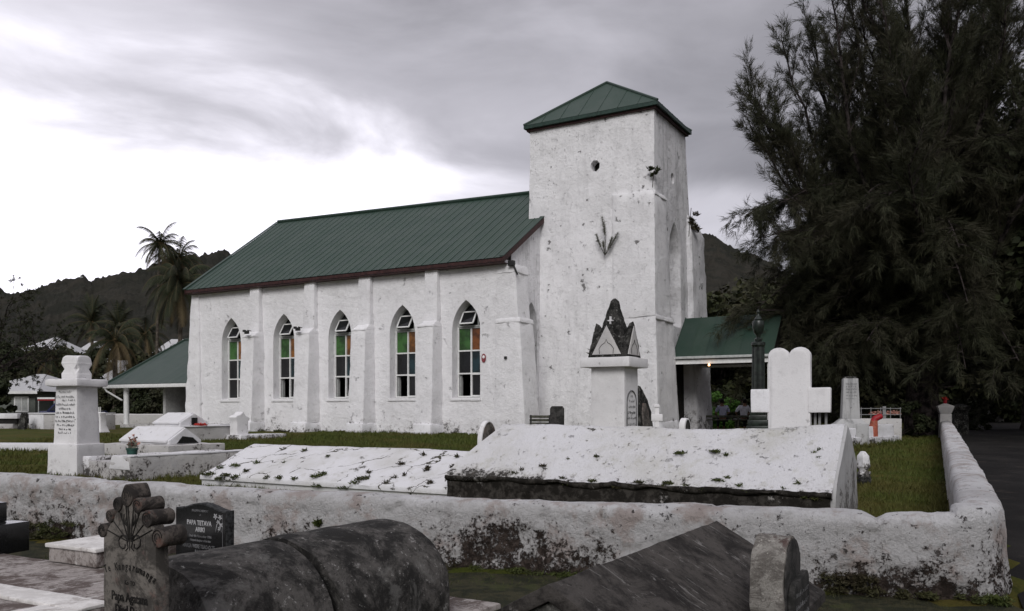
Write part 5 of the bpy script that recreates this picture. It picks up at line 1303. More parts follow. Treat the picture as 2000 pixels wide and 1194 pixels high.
b = MB(); b.tube([(-.12, 0, 0), (.12, 0, .01)], .02, 5); b.build('stems', 'moss_green', t)
t = graveobj('small_slab_grave', 'flat white slab with a small dark tablet against the church wall', 'grave', 425, 833, .95)
b = MB(); b.box(-.9, 0, .4, .5, .9, .94); b.build('slab', 'grave_white', t, bevel=.02); b = MB(); b.box(-.2, .2, .945, .2, .5, 1.02, .04, .05); b.build('tablet', 'granite', t)
# scrolled headstone with kerb
C_ = graveobj('scroll_headstone', 'white headstone with scrolled top on a kerbed slab near the church wall', 'headstone', 463, 858, .54)
b = MB(); b.prism([(0, .4), (.50, .4), (.50, 1.15), (.56, 1.22), (.48, 1.30), (.38, 1.33), (.27, 1.47), (.14, 1.36), (.02, 1.34), (-.06, 1.28), (0, 1.15)], 'x', -.35, 0); b.build('slab', 'monument_white', C_, bevel=.02, cut=.1, amp=.01)
b = MB(); b.box(-.75, -.1, .4, .3, 2.0, .68); b.build('kerb', 'grave_white', C_, bevel=.02, cut=.15, amp=.012)
# kerbed grave near the wall
KG = thing('kerbed_grave', 'long kerbed grave with stained white kerbs behind the pillar monument', 'grave', (-6.75, 14.75, 0), R(-32))
b = MB(); b.box(-.22, 0, .1, 0, 3.3, .72); b.build('kerb', 'kerb_stain', KG, bevel=.015, cut=.12, amp=.012)
b = MB(); b.box(-.23, .0, .722, .01, 3.31, .75); b.build('kerb_top', 'tomb_white', KG, bevel=.008, cut=.12, amp=.008)
b = MB(); b.box(-1.45, .0, .1, -1.25, 3.0, .70); b.build('kerb', 'grave_white', KG, bevel=.015, cut=.12, amp=.012)
b = MB(); b.box(-1.25, .0, .1, -.22, .5, .62); b.build('end_block', 'kerb_stain', KG, bevel=.015, cut=.12, amp=.012)
b = MB(); b.box(-.62, -.02, .5, .0, .45, .74, .04, .03); b.build('end_cap', 'tomb_white', KG, bevel=.02, cut=.12, amp=.01)
b = MB(); b.box(-1.25, .5, .1, -.22, 3.2, .45); b.build('fill', 'slab_concrete', KG)
p = at(258, 15.6)
t = thing('flower_pot', 'green pot of pale flowers on the stained kerb', 'flower pot', (p.x, p.y, .62))
b = MB(); b.lathe([(.07, 0), (.10, .2), (.11, .2), (.11, .23), (.09, .23), (.085, .18)], 14); b.build('pot', 'pot_green', t)
o = fast_mesh('flowers', tuft(70, .10, .2, .07, .6)+np.array([0, 0, .22]), 3, 'fern_grey', t); o['kind'] = 'stuff'
o = fast_mesh('petals', tuft(30, .09, .2, .05, .9)+np.array([.02, 0, .28]), 3, 'pink_flower', t); o['kind'] = 'stuff'
# flat slab in the grass far left, small obelisk, box tomb, shelf, leaning stone
t = thing('flat_slab', 'flat pale slab lying level in the grass at the far left', 'slab', (-15.1, 23.2, 0), R(-4))
b = MB(); b.box(-3, 0, .4, 2.35, .9, .60); b.build('slab', 'tomb_white', t, bevel=.02)
p = at(196, 36)
t = thing('small_obelisk', 'small white obelisk with flared foot peeping past the pillar monument', 'monument', (p.x, p.y, 0), R(-18))
b = MB(); b.loft([[(x*r_, y*r_, z) for x, y in ((-1, -1), (1, -1), (1, 1), (-1, 1))] for r_, z in ((.27, .55), (.24, .62), (.17, .85), (.15, 1.35), (.16, 1.38), (.13, 1.42))]); b.build('shaft', 'monument_white', t, bevel=.01)
b = MB(); b.cbox(0, 0, .35, .66, .66, .2); b.build('base', 'black_mold_stone', t)
for k in range(4):
    b = MB(); b.cbox(-.12+k*.08, -.12, 1.42, .03, .03, .22); b.build('picket', 'frame_white', t)
p = at(85, 41)
t = thing('box_tomb', 'plain white box tomb against the far left boundary wall', 'tomb', (p.x, p.y, 0), R(-16))
b = MB(); b.box(-.9, 0, .4, 0, 1.2, 1.30); b.build('body', 'grave_white', t, bevel=.02)
b = MB(); b.box(0.002, .02, .4, 3.2, 1.2, 1.28); b.build('body', 'kerb_stain', t, bevel=.02)
b = MB(); b.box(-.95, -.05, 1.30, 3.2, 1.25, 1.36); b.build('lid', 'tomb_white', t, bevel=.02)
p = at(-60, 42)
t = thing('shelf_tomb', 'white table tomb with open dark gap beneath its slab at far left', 'tomb', (p.x, p.y, 0), R(-3))
b = MB(); b.box(0, 0, 1.06, 2.5, 1.2, 1.32); b.build('top_slab', 'grave_white', t, bevel=.02); b = MB(); b.box(.1, .1, .8, 2.4, 1.1, 1.06); b.build('core', 'black_paint_and_shade', t); b = MB(); b.box(0, -.05, .4, 2.3, 1.2, .8); b.build('base', 'kerb_stain', t, bevel=.02)  # black block fills the gap under the slab in place of shade
p = at(42, 40.5)
t = thing('leaning_stone', 'dark weathered stone slab leaning beside the box tomb', 'gravestone', (p.x, p.y, 0), R(-10))
b = MB(); b.prism([(-.22, .5), (.18, .5), (.28, 1.34), (.05, 1.38), (-.06, 1.2)], 'y', -.05, .12); b.build('stone', 'black_mold_stone', t, bevel=.03, cut=.1, amp=.02)
# boundary wall along the far left
t = thing('boundary_wall', 'low stained white boundary wall beyond the hall posts', 'wall', (0, 0, 0))
b = MB(); rows = []
for i in range(90):
    x = -45+i*.37; y = 52+.04*(x+30); zt = 1.22+.03*noise.noise(Vector((x, 0, 0)))
    rows.append([(x, y, .2), (x, y, zt-.05), (x, y+.06, zt), (x, y+.3, zt), (x, y+.36, zt-.05), (x, y+.36, .2)])
b.loft(rows, closed=False); b.build('wall_body', 'kerb_stain', t, cut=.4, amp=.03)


# ================================================================== HOUSES, CAR
def house(name, label, px0, px1, Y, z_wall, z_roof, wallmat, roofmat_, rot=0., depth=7., win=None, hip=True):
    a = at(px0, Y); c = at(px1, Y); wd = (c-a).length
    t = thing(name, label, 'house', tuple(a), rot)
    b = MB(); b.box(.3, .3, .3, wd-.3, depth-.3, z_wall); b.build('wall', wallmat, t)
    i = 2.2 if hip else 0; b = MB(); h = depth/2
    b.add([(-.2, -.2, z_wall), (wd+.2, -.2, z_wall), (wd+.2, depth+.2, z_wall), (-.2, depth+.2, z_wall), (i, h, z_roof), (wd-i, h, z_roof)], [(3, 2, 1, 0), (0, 1, 5, 4), (1, 2, 5), (2, 3, 4, 5), (3, 0, 4)])
    r_ = b.build('roof', roofmat_, t, smooth=False)
    b = MB(); b.box(-.22, -.25, z_wall-.18, wd+.22, -.2, z_wall+.01); b.build('fascia', 'frame_white', r_)
    if win:
        for (x0, z0, x1, z1) in win:
            b = MB(); bars(b, [(x0, z0), (x1, z0), (x1, z1), (x0, z1), (x0, z0)], .24, .32, .1); bars(b, [((x0+x1)/2, z0), ((x0+x1)/2, z1)], .25, .31, .05); f_ = b.build('window', 'frame_white', t)
            b = MB(); b.box(x0, .27, z0, x1, .29, z1); b.build('pane', 'frame_grey', f_)
    return t
house('bungalow', 'small grey bungalow with white metal roof at the left edge', -60, 80, 58, 2.75, 4.1, 'house_wall_dark', 'house_roof_white', R(-6), 8, [(3.2, 1.35, 4.2, 2.35)])
house('white_roof_house', 'white roofed house glimpsed between trees, left of the pillar monument', 30, 112, 95, 9.2-1.2, 9.9, 'house_wall_white', 'house_roof_white', R(-10))
house('white_roof_house', 'white roofed house glimpsed behind palms above the pillar monument', 125, 215, 105, 7.6, 10.3, 'house_wall_white', 'house_roof_white', R(10))
house('white_roof_house', 'white roofed house showing just above the hall roof', 285, 400, 98, 7.5, 10.0, 'house_wall_white', 'house_roof_white', R(12))
house('white_wall_house', 'tall white walled house partly hidden by drooping palm fronds', 165, 232, 72, 3.4, 5.9, 'house_wall_white', 'house_roof_white', R(-4))
house('tile_roof_house', 'far low house with orange roof beyond the road gate', 1872, 1905, 75, 1.9, 2.7, 'house_wall_white', 'house_roof_orange', 0)
# car
p = at(74, 55)
CA = thing('parked_car', 'dark blue car parked beside the grey bungalow behind the wall', 'car', (p.x, p.y, .55), R(-4))
b = MB(); b.loft([[(x, y, z) for y, z in ((0, .25), (0, .75), (.12, .85), (1.5, .85), (1.62, .75), (1.62, .25))] for x in (0, 3.9)]); b.build('body', 'car_blue', CA, bevel=.08)
b = MB(); b.hexa([(.5, .08, .84), (3.2, .08, .84), (3.2, 1.54, .84), (.5, 1.54, .84)], [(1., .25, 1.4), (2.8, .25, 1.4), (2.8, 1.4, 1.4), (1., 1.4, 1.4)]); cb = b.build('cabin', 'car_blue', CA, bevel=.05)
b = MB(); b.hexa([(.75, .055, .9), (3.0, .055, .9), (3.0, .1, .9), (.75, .1, .9)], [(1.1, .20, 1.33), (2.7, .20, 1.33), (2.7, .25, 1.33), (1.1, .25, 1.33)]); b.build('window', 'pane_dark', cb)
for xx in (.7, 3.1):
    for yy in (-.02, 1.45):
        b = MB(); b.prism([(xx+.32*math.cos(a), .3+.32*math.sin(a)) for a in np.linspace(0, 2*math.pi, 19)[:-1]], 'y', yy, yy+.2); wh = b.build('wheel', 'tyre', CA)
        b = MB(); b.prism([(xx+.18*math.cos(a), .3+.18*math.sin(a)) for a in np.linspace(0, 2*math.pi, 13)[:-1]], 'y', yy-.01, yy+.01); b.build('rim', 'frame_grey', wh)
p = at(73, 57.0)
t = thing('shade_awning', 'red and white striped awning strip under the bungalow eave', 'awning', (p.x, p.y, 0), R(-5))
b = MB(); b.box(0, 0, 2.10, 1.25, .5, 2.2); b.build('red_strip', 'red_pipe', t); b = MB(); b.box(0, -.02, 2.2, 1.25, .48, 2.32); b.build('white_strip', 'frame_white', t)
for xx in (.03, 1.17):
    b = MB(); b.box(xx, .02, .5, xx+.06, .08, 2.1); b.build('pole', 'frame_grey', t)
# far right roadside: low white walls and lamp
for px0, px1, lbl in ((1930, 1962, 'low white roadside wall, left piece, far down the dark road'), (1978, 2040, 'low white roadside wall at the right edge, far down the road')):
    p = at(px0, 62); q_ = at(px1, 62); t = thing('roadside_wall', lbl, 'wall', (p.x, p.y, 0))
    b = MB(); b.box(0, 0, .4, (q_-p).length, .4, 1.62, .05, .05); b.build('wall_body', 'kerb_stain', t, cut=.3, amp=.06)
p = at(1963, 63)
t = thing('garden_lamp', 'small white topped lamp post by the far roadside wall', 'lamp post', (p.x, p.y, 0))
b = MB(); b.tube([(0, 0, .5), (0, 0, 2.2)], .035, 6); b.build('post', 'cable_dark', t); b = MB(); b.lathe([(.05, 2.1), (.12, 2.2), (.12, 2.38), (.02, 2.46)], 10); b.build('lamp_head', 'frame_grey', t)
# cross on the hill top
p = at(158, 612); zb = EYE+(HOR-546)*612/FPX
t = thing('hilltop_cross', 'tiny cross standing on the hill top at the left', 'cross', (p.x, p.y, zb))
b = MB(); b.cbox(0, 0, -3, .5, .5, 6.5); b.build('upright', 'frame_grey', t); b = MB(); b.cbox(0, 0, 1.4, 3., .5, .5); b.build('arm', 'frame_grey', t)

# ================================================================== PEOPLE on a bench beyond the porch
BC = chp(6.0, 9.0, 0)
def benchat(loc, rot):
    t = thing('long_bench', 'long wooden bench on the far side of the porch', 'bench', tuple(loc), rot)
    b = MB(); b.box(-.9, -.42, .66, 2.2, -.36, 1.20); 
    b = MB(); b.box(-.9, -.36, 1.06, 2.2, .10, 1.11); b.build('seat', 'bench_wood', t, bevel=.01)
    b = MB(); b.box(-.9, -.40, 1.18, 2.2, -.365, 1.28); b.build('back_rail', 'bench_wood', t, bevel=.01)
    for xx in (-.85, .55, 2.1):
        b = MB(); b.box(xx, -.40, .64, xx+.07, -.34, 1.2); b.build('leg', 'bench_wood', t); b = MB(); b.box(xx, .03, .64, xx+.07, .09, 1.06); b.build('leg', 'bench_wood', t)
    return t
benchat((at(1412, 36.6).x, 36.6, 0), R(-4))
def skinned(name, verts, edges, rad, mat, parent, root=0, lv=1):
    me = bpy.data.meshes.new(name); me.from_pydata(verts, edges, []); o = link(name, me, mat, parent)
    o.modifiers.new('skin', 'SKIN'); me.skin_vertices or None
    sv = me.skin_vertices[0].data if me.skin_vertices else None
    if sv is None:
        bm = bmesh.new(); bm.from_mesh(me); bm.verts.layers.skin.verify(); bm.to_mesh(me); bm.free(); sv = me.skin_vertices[0].data
    for i, r in enumerate(rad):
        r = r if hasattr(r, '__len__') else (r, r); sv[i].radius = r
    sv[root].use_root = True
    s = o.modifiers.new('sub', 'SUBSURF'); s.levels = lv; s.render_levels = lv
    return o
def person(px, lbl, shirt, lean=0., armout=0.):
    """seated figure, back to the camera, facing +y"""
    t = thing('person', lbl, 'person', (at(px, 36.7).x, 36.7, 0), R(-4))
    sz = 1.12; sh = sz+.55
    # body: torso core, neck, head, arms, thighs, shanks as one surface
    v = [(0, 0, sz+.02), (0, .02, sz+.25), (lean*.3, .05, sh-.06), (lean*.4, .07, sh+.06), (lean*.5, .09, sh+.16), (lean*.5, .11, sh+.26),
         (-.17, .05, sh-.04), (-.25-armout, .02, sh-.28), (-.20-armout*.5, .22, sh-.42),
         (.17, .05, sh-.04), (.25+armout*.3, .03, sh-.28), (.16, .24, sh-.40),
         (-.10, .10, sz), (-.13, .48, sz+.02), (-.13, .50, sz-.42), (-.13, .62, sz-.45),
         (.10, .10, sz), (.13, .48, sz+.02), (.13, .50, sz-.42), (.13, .62, sz-.45)]
    e = [(0, 1), (1, 2), (2, 3), (3, 4), (4, 5), (2, 6), (6, 7), (7, 8), (2, 9), (9, 10), (10, 11), (0, 12), (12, 13), (13, 14), (14, 15), (0, 16), (16, 17), (17, 18), (18, 19)]
    r = [(.15, .11), (.14, .10), (.14, .09), .055, .085, .08, .065, .045, .032, .065, .045, .032, .085, .065, .045, .035, .085, .065, .045, .035]
    # fingers: five short chains from each hand
    for base, sgn in ((8, 1), (11, -1)):
        bx, by, bz = v[base]
        for k in range(5):
            i0 = len(v); off = (k-2)*.018; ln = (.05, .075, .085, .075, .06)[k] if k else .045
            v.append((bx+off, by+.06+ln*.5, bz+.0)); v.append((bx+off*1.2+(sgn*.02 if k == 0 else 0), by+.06+ln, bz-.03))
            e += [(base, i0), (i0, i0+1)]; r += [.011, .009]
    skinned('body', v, e, r, 'skin', t)
    v2 = [(0, -.005, sz+.03), (0, .01, sz+.25), (lean*.3, .045, sh-.06), (-.18, .05, sh-.03), (-.26-armout, .02, sh-.27), (.18, .05, sh-.03), (.26+armout*.3, .03, sh-.27), (lean*.38, .06, sh+.03)]
    skinned('shirt', v2, [(0, 1), (1, 2), (2, 3), (3, 4), (2, 5), (5, 6), (2, 7)], [(.175, .135), (.17, .125), (.165, .12), .085, .066, .085, .066, .065], shirt, t)
    v3 = [(0, 0, sz), (-.10, .10, sz), (-.13, .48, sz+.02), (-.13, .50, sz-.36), (.10, .10, sz), (.13, .48, sz+.02), (.13, .50, sz-.36)]
    skinned('trousers', v3, [(0, 1), (1, 2), (2, 3), (0, 4), (4, 5), (5, 6)], [(.17, .14), .10, .082, .07, .10, .082, .07], 'trousers', t)
    b = MB(); hx, hy, hz_ = lean*.5, .09, sh+.22
    b.loft([[(hx+rr_*math.cos(a)*.95, hy+rr_*math.sin(a)*1.05-.01, hz_+dz) for a in np.linspace(0, 2*math.pi, 15)[:-1]] for rr_, dz in ((.085, -.07), (.098, 0), (.095, .06), (.06, .105), (.015, .12))]); b.build('hair', 'hair', t, ang=80)
    b = MB()
    for sg_ in (-1, 1): b.cbox(hx+sg_*.098, hy+.02, hz_-.05, .02, .045, .06)
    b.build('ear', 'skin', t, bevel=.006)
person(1412, 'person seated on the porch bench in a blue and white striped shirt', 'shirt_striped', -.05, .06)
person(1453, 'person seated on the porch bench in a plain pale shirt, leaning over', 'shirt_plain', .10, .10)
t = thing('open_book', 'white papers lying on the bench beside the pale shirted person', 'papers', (at(1440, 36.6).x, 36.5, 1.115), R(20))
b = MB(); b.box(-.16, -.1, 0, .16, .1, .012); b.build('pages', 'paper', t)

# ================================================================== VEGETATION
def needles(cent, dirs, n, length, width, spread):
    """triangular needles around points; cent,dirs (N,3)"""
    N = len(cent); c = np.repeat(cent, n, 0); d = np.repeat(dirs, n, 0)+rng.normal(0, spread, (N*n, 3)); d /= np.linalg.norm(d, axis=1)[:, None]
    c = c+rng.normal(0, .035, c.shape)
    s = np.cross(d, rng.normal(0, 1, d.shape)); s /= np.linalg.norm(s, axis=1)[:, None]
    l = (length*(.5+rng.random(N*n)))[:, None]
    return np.stack([c-s*width*.5, c+s*width*.5, c+d*l], 1).reshape(-1, 3)

def casuarina(label, loc, H, spreadR, nlimb, seed, dens=1., nn=26, bias=(0, 0), group=None, low=3.6, nskirt=46):
    rs = random.Random(seed); t = thing('ironwood_tree', label, 'tree', loc, 0, group)
    tb = MB(); C_, D_ = [], []
    # trunk: several fused stems
    for k in range(6):
        a = k*1.05+rs.random()*.5; r = .42
        tb.tube([(r*1.5*math.cos(a), r*1.5*math.sin(a), -.2), (r*math.cos(a), r*math.sin(a), .8), (r*.75*math.cos(a), r*.75*math.sin(a), 3), (r*.6*math.cos(a+.3), r*.6*math.sin(a+.3), 6)], [.34, .27, .24, .16], 9)
    tb.tube([(0, 0, -.2), (0, 0, 3), (.1, .1, 7)], [.6, .5, .3], 10)
    tb.build('trunk', 'trunk_bark', t, amp=.06, nsc=1.3, ang=80)
    lb = MB()
    for i in range(nlimb):
        a = 2*math.pi*(i*.382+rs.random()*.08); outw = spreadR*(.25+.75*rs.random()**.7); ht = H*(1-.42*(outw/spreadR)**2.2)*rs.uniform(.72, 1.05)
        z0 = rs.uniform(low, 7.5)
        p = Vector((math.cos(a)*.35, math.sin(a)*.35, z0)); tip = Vector((math.cos(a)*outw+bias[0]*outw*.2, math.sin(a)*outw, ht))
        mid = Vector((math.cos(a)*outw*.62, math.sin(a)*outw*.62, z0+(ht-z0)*.36))
        pts = []
        for k in range(15):
            u = k/14; q_ = p*(1-u)**2+mid*2*u*(1-u)+tip*u*u; q_ = q_+Vector((noise.noise(q_*.5+Vector((i, 0, 0))), noise.noise(q_*.5+Vector((0, i, 9))), 0))*.5*u
            pts.append(q_)
        lb.tube(pts, [.13*(1-k/15.5)+.010 for k in range(15)], 5)
        # secondary branches
        nb = int(26*dens)
        for j in range(nb):
            u = .12+.88*(j+rs.random())/nb; k = min(13, int(u*14)); q0 = pts[k].lerp(pts[k+1], u*14-k); tan = (pts[k+1]-pts[k]).normalized()
            aa = rs.random()*2*math.pi; side = Vector((math.cos(aa), math.sin(aa), rs.uniform(.05, .8)))
            d = (tan*.9+side*.8).normalized(); L_ = rs.uniform(1.0, 2.5)*(1.25-u*.75)*(spreadR/6)
            q_ = q0.copy(); bp = [q_.copy()]
            droop = -.06 if u < .4 else .07
            for m in range(7):
                d = (d+Vector((rs.gauss(0, .10), rs.gauss(0, .10), droop+rs.gauss(0, .06)))).normalized(); q_ = q_+d*L_/7; bp.append(q_.copy())
                # twiglets
                for w_ in range(2 if m < 3 else 3):
                    dd = (d+Vector((rs.gauss(0, .55), rs.gauss(0, .55), rs.gauss(.05, .45)))).normalized(); tl = rs.uniform(.15, .5)
                    for f_ in (.35, .7, 1.):
                        C_.append(tuple(q_+dd*tl*f_)); D_.append(tuple(dd))
            lb.tube(bp, [.028*(1-m/8.5) for m in range(8)], 3)
    for i in range(nskirt):
        a = math.pi*(.55+.95*rs.random()) if i % 3 else 2*math.pi*rs.random()
        outw = spreadR*rs.uniform(.45, 1.0); z0 = rs.uniform(3.4, 9.); zt_ = z0+rs.uniform(-3.6, 1.2)
        pts = [Vector((math.cos(a)*outw*u, math.sin(a)*outw*u, z0+math.sin(u*2.2)*1.5+(zt_-z0)*u*u)) for u in np.linspace(0, 1, 12)]
        lb.tube(pts, [.07*(1-k/13)+.008 for k in range(12)], 4)
        for j in range(24):
            u = .25+.75*rs.random(); k = min(10, int(u*11)); q_ = pts[k].lerp(pts[k+1], u*11-k); aa = rs.random()*6.28
            d = Vector((math.cos(aa), math.sin(aa), rs.uniform(-.3, .4))).normalized(); L_ = rs.uniform(.8, 2.0); bp = [q_.copy()]
            for m in range(7):
                d = (d+Vector((rs.gauss(0, .12), rs.gauss(0, .12), -.17))).normalized(); q_ = q_+d*L_/7; bp.append(q_.copy())
                for w_ in range(3):
                    dd = (d+Vector((rs.gauss(0, .5), rs.gauss(0, .5), rs.gauss(-.15, .4)))).normalized(); tl = rs.uniform(.15, .5)
                    for f_ in (.35, .7, 1.): C_.append(tuple(q_+dd*tl*f_)); D_.append(tuple(dd))
            lb.tube(bp, [.02*(1-m/8.5) for m in range(8)], 3)
    lb.build('limbs', 'trunk_bark', t, smooth=False, fix=False)
    C_ = np.array(C_); D_ = np.array(D_)
    V = needles(C_, D_, nn, .26, .0165, .33)
    o = fast_mesh('foliage', V, 3, 'casuarina_needles', t); o['kind'] = 'stuff'
    print(label, len(V)//3)
    return t
p = at(1802, 31.5)
casuarina('huge dark feathery ironwood tree towering over the right side', (p.x, p.y, 0), 20.5, 7.0, 50, 3, 1.2, 7, (-.4, 0))
p = at(2025, 40)
casuarina('second feathery dark tree rising behind the huge one at the right edge', (p.x, p.y, 0), 17.0, 5.6, 28, 9, 1., 6)

def broadleaf(label, loc, H, rx, rz_, nclump, nleaf, leaf, mat, seed, zc=None, trunk=.25, group=None, name='leafy_tree', ry=None, gap=.35):
    rs = random.Random(seed); r2 = np.random.default_rng(seed)
    t = thing(name, label, 'tree' if name != 'shrub' else 'shrub', loc, 0, group); zc = zc or H-rz_; ry = ry or rx
    V = []; tb = MB(); tb.tube([(0, 0, -.3), (.1, 0, zc*.5), (0, .1, zc)], [trunk, trunk*.75, trunk*.5], 8)
    for i in range(nclump):
        d = r2.normal(0, 1, 3); d /= np.linalg.norm(d); rr_ = (.45+.6*r2.random()**.6)
        c = np.array([d[0]*rx*rr_, d[1]*ry*rr_, zc+d[2]*rz_*rr_]); cs = rs.uniform(.5, 1.25)*min(rx, rz_)*gap
        if c[2] < .3: c[2] = .3+rs.random()*.4
        if i % 3 == 0: tb.tube([(0, 0, zc*.55), tuple(c*np.array([.5, .5, .9])), tuple(c)], [trunk*.35, trunk*.2, .02], 4)
        n = r2.normal(0, 1, (nleaf, 3)); n /= np.linalg.norm(n, axis=1)[:, None]
        pos = c+n*cs*(r2.random(nleaf)**.4)[:, None]*np.array([1, 1, .75])
        up = n*.7+r2.normal(0, .6, (nleaf, 3))+np.array([0, 0, .3]); up /= np.linalg.norm(up, axis=1)[:, None]
        a = np.cross(up, r2.normal(0, 1, (nleaf, 3))); a /= np.linalg.norm(a, axis=1)[:, None]; b_ = np.cross(up, a)
        l = leaf*(.6+.8*r2.random(nleaf))[:, None]
        V.append(np.stack([pos-a*l*.5, pos+b_*l*.33, pos+a*l*.5, pos-b_*l*.33], 1).reshape(-1, 3))
    tb.build('trunk', 'trunk_bark', t, fix=False)
    o = fast_mesh('crown', np.concatenate(V), 4, mat, t, k=4); o['kind'] = 'stuff'
    return t
# right: leafy tree close to the frame edge, dark belt of trees behind the church front
broadleaf('dense dark leafy tree hanging in at the right edge above the road', (21.5, 29.5, 0), 13.5, 5.2, 5.6, 150, 420, .28, 'broad_dark', 21, 8.2)
G_ = 'dark trees closing the view behind the porch'
bl = [(1400, 58, 9.0, 5.5, 'low dark tree just right of the tower above the porch roof'), (1480, 64, 11, 6.5, 'dark round tree behind the urn column'), (1560, 60, 12, 6.5, 'dark tree behind the double arch cross'),
      (1650, 66, 13, 7, 'dark tree behind the grey obelisk'), (1740, 62, 12, 6.5, 'dark tree just left of the huge ironwood trunk'), (1870, 70, 13, 7.5, 'dark tree above the road end behind the gate posts'), (1960, 66, 14, 8, 'dark tree beyond the roadside walls'), (2080, 60, 14, 8, 'dark tree beyond the right frame edge')]
for i, (px, Yd, H, r_, lbl) in enumerate(bl):
    p = at(px, Yd); broadleaf(lbl, (p.x, p.y, 0), H, r_, H*.46, 75, 330, .42, 'broad_dark' if i % 2 else 'broad_mid', 40+i, H*.5, .35, G_)
p = at(1405, 43); broadleaf('bright green round shrub behind the striped shirt', (p.x, p.y, 0), 2.4, .95, .95, 30, 160, .14, 'bright_shrub', 71, 1.45, .05, None, 'shrub')
p = at(1448, 47); broadleaf('dull dark shrub seen through the porch', (p.x, p.y, 0), 3.0, 2.4, 1.3, 40, 160, .2, 'broad_dark', 72, 1.5, .05, None, 'shrub')
p = at(1755, 30); broadleaf('dark shrub at the foot of the huge tree, left of its trunk', (p.x, p.y, 0), 1.9, 1.1, .7, 30, 200, .12, 'broad_dark', 73, 1.1, .05, None, 'shrub')
p = at(1893, 40); broadleaf('dark shrub beside the road behind the dark gate post', (p.x, p.y, 0), 2.0, 1.1, .8, 26, 200, .14, 'broad_dark', 74, 1.2, .05, None, 'shrub')
# left: trees between cemetery and hill
G2 = 'trees behind the left boundary wall'
ll = [(-60, 62, 7.4, 4.0, 'broad_dark', 'dark tree cut by the left edge above the bungalow'), (-12, 54.5, 3.6, 1.1, 'broad_dark', 'dark bush in front of the grey bungalow window'), (60, 75, 6.9, 4.0, 'broad_dark', 'dark tree rising behind the bungalow roof'), (118, 70, 6.4, 3.4, 'broad_mid', 'dark tree right behind the pillar monument'),
      (95, 84, 7.5, 4.5, 'broad_mid', 'dull tree farther back over the bungalow'), (185, 88, 7.8, 4.5, 'broad_dark', 'dark tree under the two small palms'), (250, 80, 7.6, 4.4, 'broad_dark', 'dark tree left of the tall palm stem'), (300, 66, 5.6, 3.2, 'broad_mid', 'low tree behind the hall roof ridge'),
      (335, 84, 8.0, 4.0, 'broad_dark', 'dark tree right of the tall palm stem'), (225, 62, 3.4, 2.4, 'broad_mid', 'low bush seen under the hall eave'), (280, 60, 3.2, 2.2, 'broad_dark', 'dark bush seen between the hall posts'), (160, 64, 3.0, 1.8, 'broad_mid', 'low bush behind the monument shaft'), (380, 78, 7.4, 4.2, 'broad_dark', 'dark tree at the nave corner')]
for i, (px, Yd, H, r_, mt, lbl) in enumerate(ll):
    p = at(px, Yd); broadleaf(lbl, (p.x, p.y, 0), H, r_, H*.45, 50, 260, .34 if H > 5 else .2, mt, 90+i, H*.52, .22, G2)
# foothill belt so that the hill foot reads as forest
def palm(label, px, Yd, ztop, L_, nfr, seed, droop=1., trunk=.16, lean=0., dry=0, group=None, stiff=0.):
    rs = random.Random(seed); p = at(px, Yd); t = thing('palm_tree', label, 'palm tree', (p.x-lean, p.y, 0), 0, group)
    b = MB(); b.tube([(0, 0, -.3), (lean*.2, 0, ztop*.35), (lean*.6, 0, ztop*.7), (lean, 0, ztop)], [trunk*1.5, trunk, trunk*.85, trunk*.8], 8); b.build('trunk', 'palm_trunk', t)
    V = []; Dv = []; rb = MB()
    for i in range(nfr):
        a = i*2.399+rs.random()*.5; e = (1.25-2.0*(i/nfr)**1.1)+rs.uniform(-.15, .15)+stiff; ll_ = L_*rs.uniform(.85, 1.1)
        d = Vector((math.cos(a)*math.cos(e), math.sin(a)*math.cos(e), math.sin(e))); q_ = Vector((lean, 0, ztop)); pts = [q_.copy()]
        N_ = 16
        side = d.cross(Vector((0, 0, 1))).normalized()
        for k in range(N_):
            d = (d+Vector((0, 0, -.11*droop*(.5+k/N_)))).normalized(); q_ = q_+d*ll_/N_; pts.append(q_.copy())
            if k < 1: continue
            side = d.cross(Vector((0, 0, 1)));  side = side.normalized() if side.length > .01 else Vector((1, 0, 0))
            for sg_ in (-1, 1):
                for h_ in (0, .5):
                    o_ = q_-d*ll_/N_*h_; le = ll_*.27*(math.sin(math.pi*min(1, (k+1.5)/(N_+1)))**.6)*rs.uniform(.8, 1.1)
                    dl = (side*sg_*.8+d*.55+Vector((0, 0, -.55*droop-.25*rs.random()))).normalized()
                    wv = d*ll_*.013
                    (Dv if i >= nfr-dry else V).extend([tuple(o_-wv), tuple(o_+wv), tuple(o_+dl*le)])
        rb.tube(pts, [.035*(1-k/18) for k in range(len(pts))], 4)
    rb.build('frond_stems', 'palm_dry', t, fix=False)
    o = fast_mesh('fronds', np.array(V), 3, 'palm_green', t); o['kind'] = 'stuff'
    if Dv: o = fast_mesh('dry_fronds', np.array(Dv), 3, 'palm_dry', t); o['kind'] = 'stuff'
    b = MB(); b.lathe([(0, -.3), (.22, -.15), (.28, .1), (.12, .3), (0, .35)], 8, lean, 0); b.v = [(x, y, z+ztop) for x, y, z in b.v]; b.build('crown_heart', 'palm_dry', t)
    return t
def zof(py, Yd): return EYE-(py-HOR)*Yd/FPX
palm('tall slender palm standing alone against the bright sky', 312, 66, zof(478, 66), 2.25, 34, 1, 1.15, .13, .3, 5)
palm('second tall palm close behind the tallest with heavy drooping crown', 350, 70, zof(508, 70), 2.7, 44, 2, 1.3, .15, -.2, 6)
palm('full palm with long hanging fronds at the nave corner', 352, 64, zof(560, 64), 3.7, 52, 3, 1.6, .2, 0, 8)
palm('small dark palm with upright crown above the monument', 180, 82, zof(632, 82), 3.0, 24, 4, .9, .18, 0, 2, None, .35)
palm('small dark palm with spiky upright crown left of the tall stem', 232, 80, zof(645, 80), 2.8, 24, 5, .9, .18, 0, 3, None, .35)
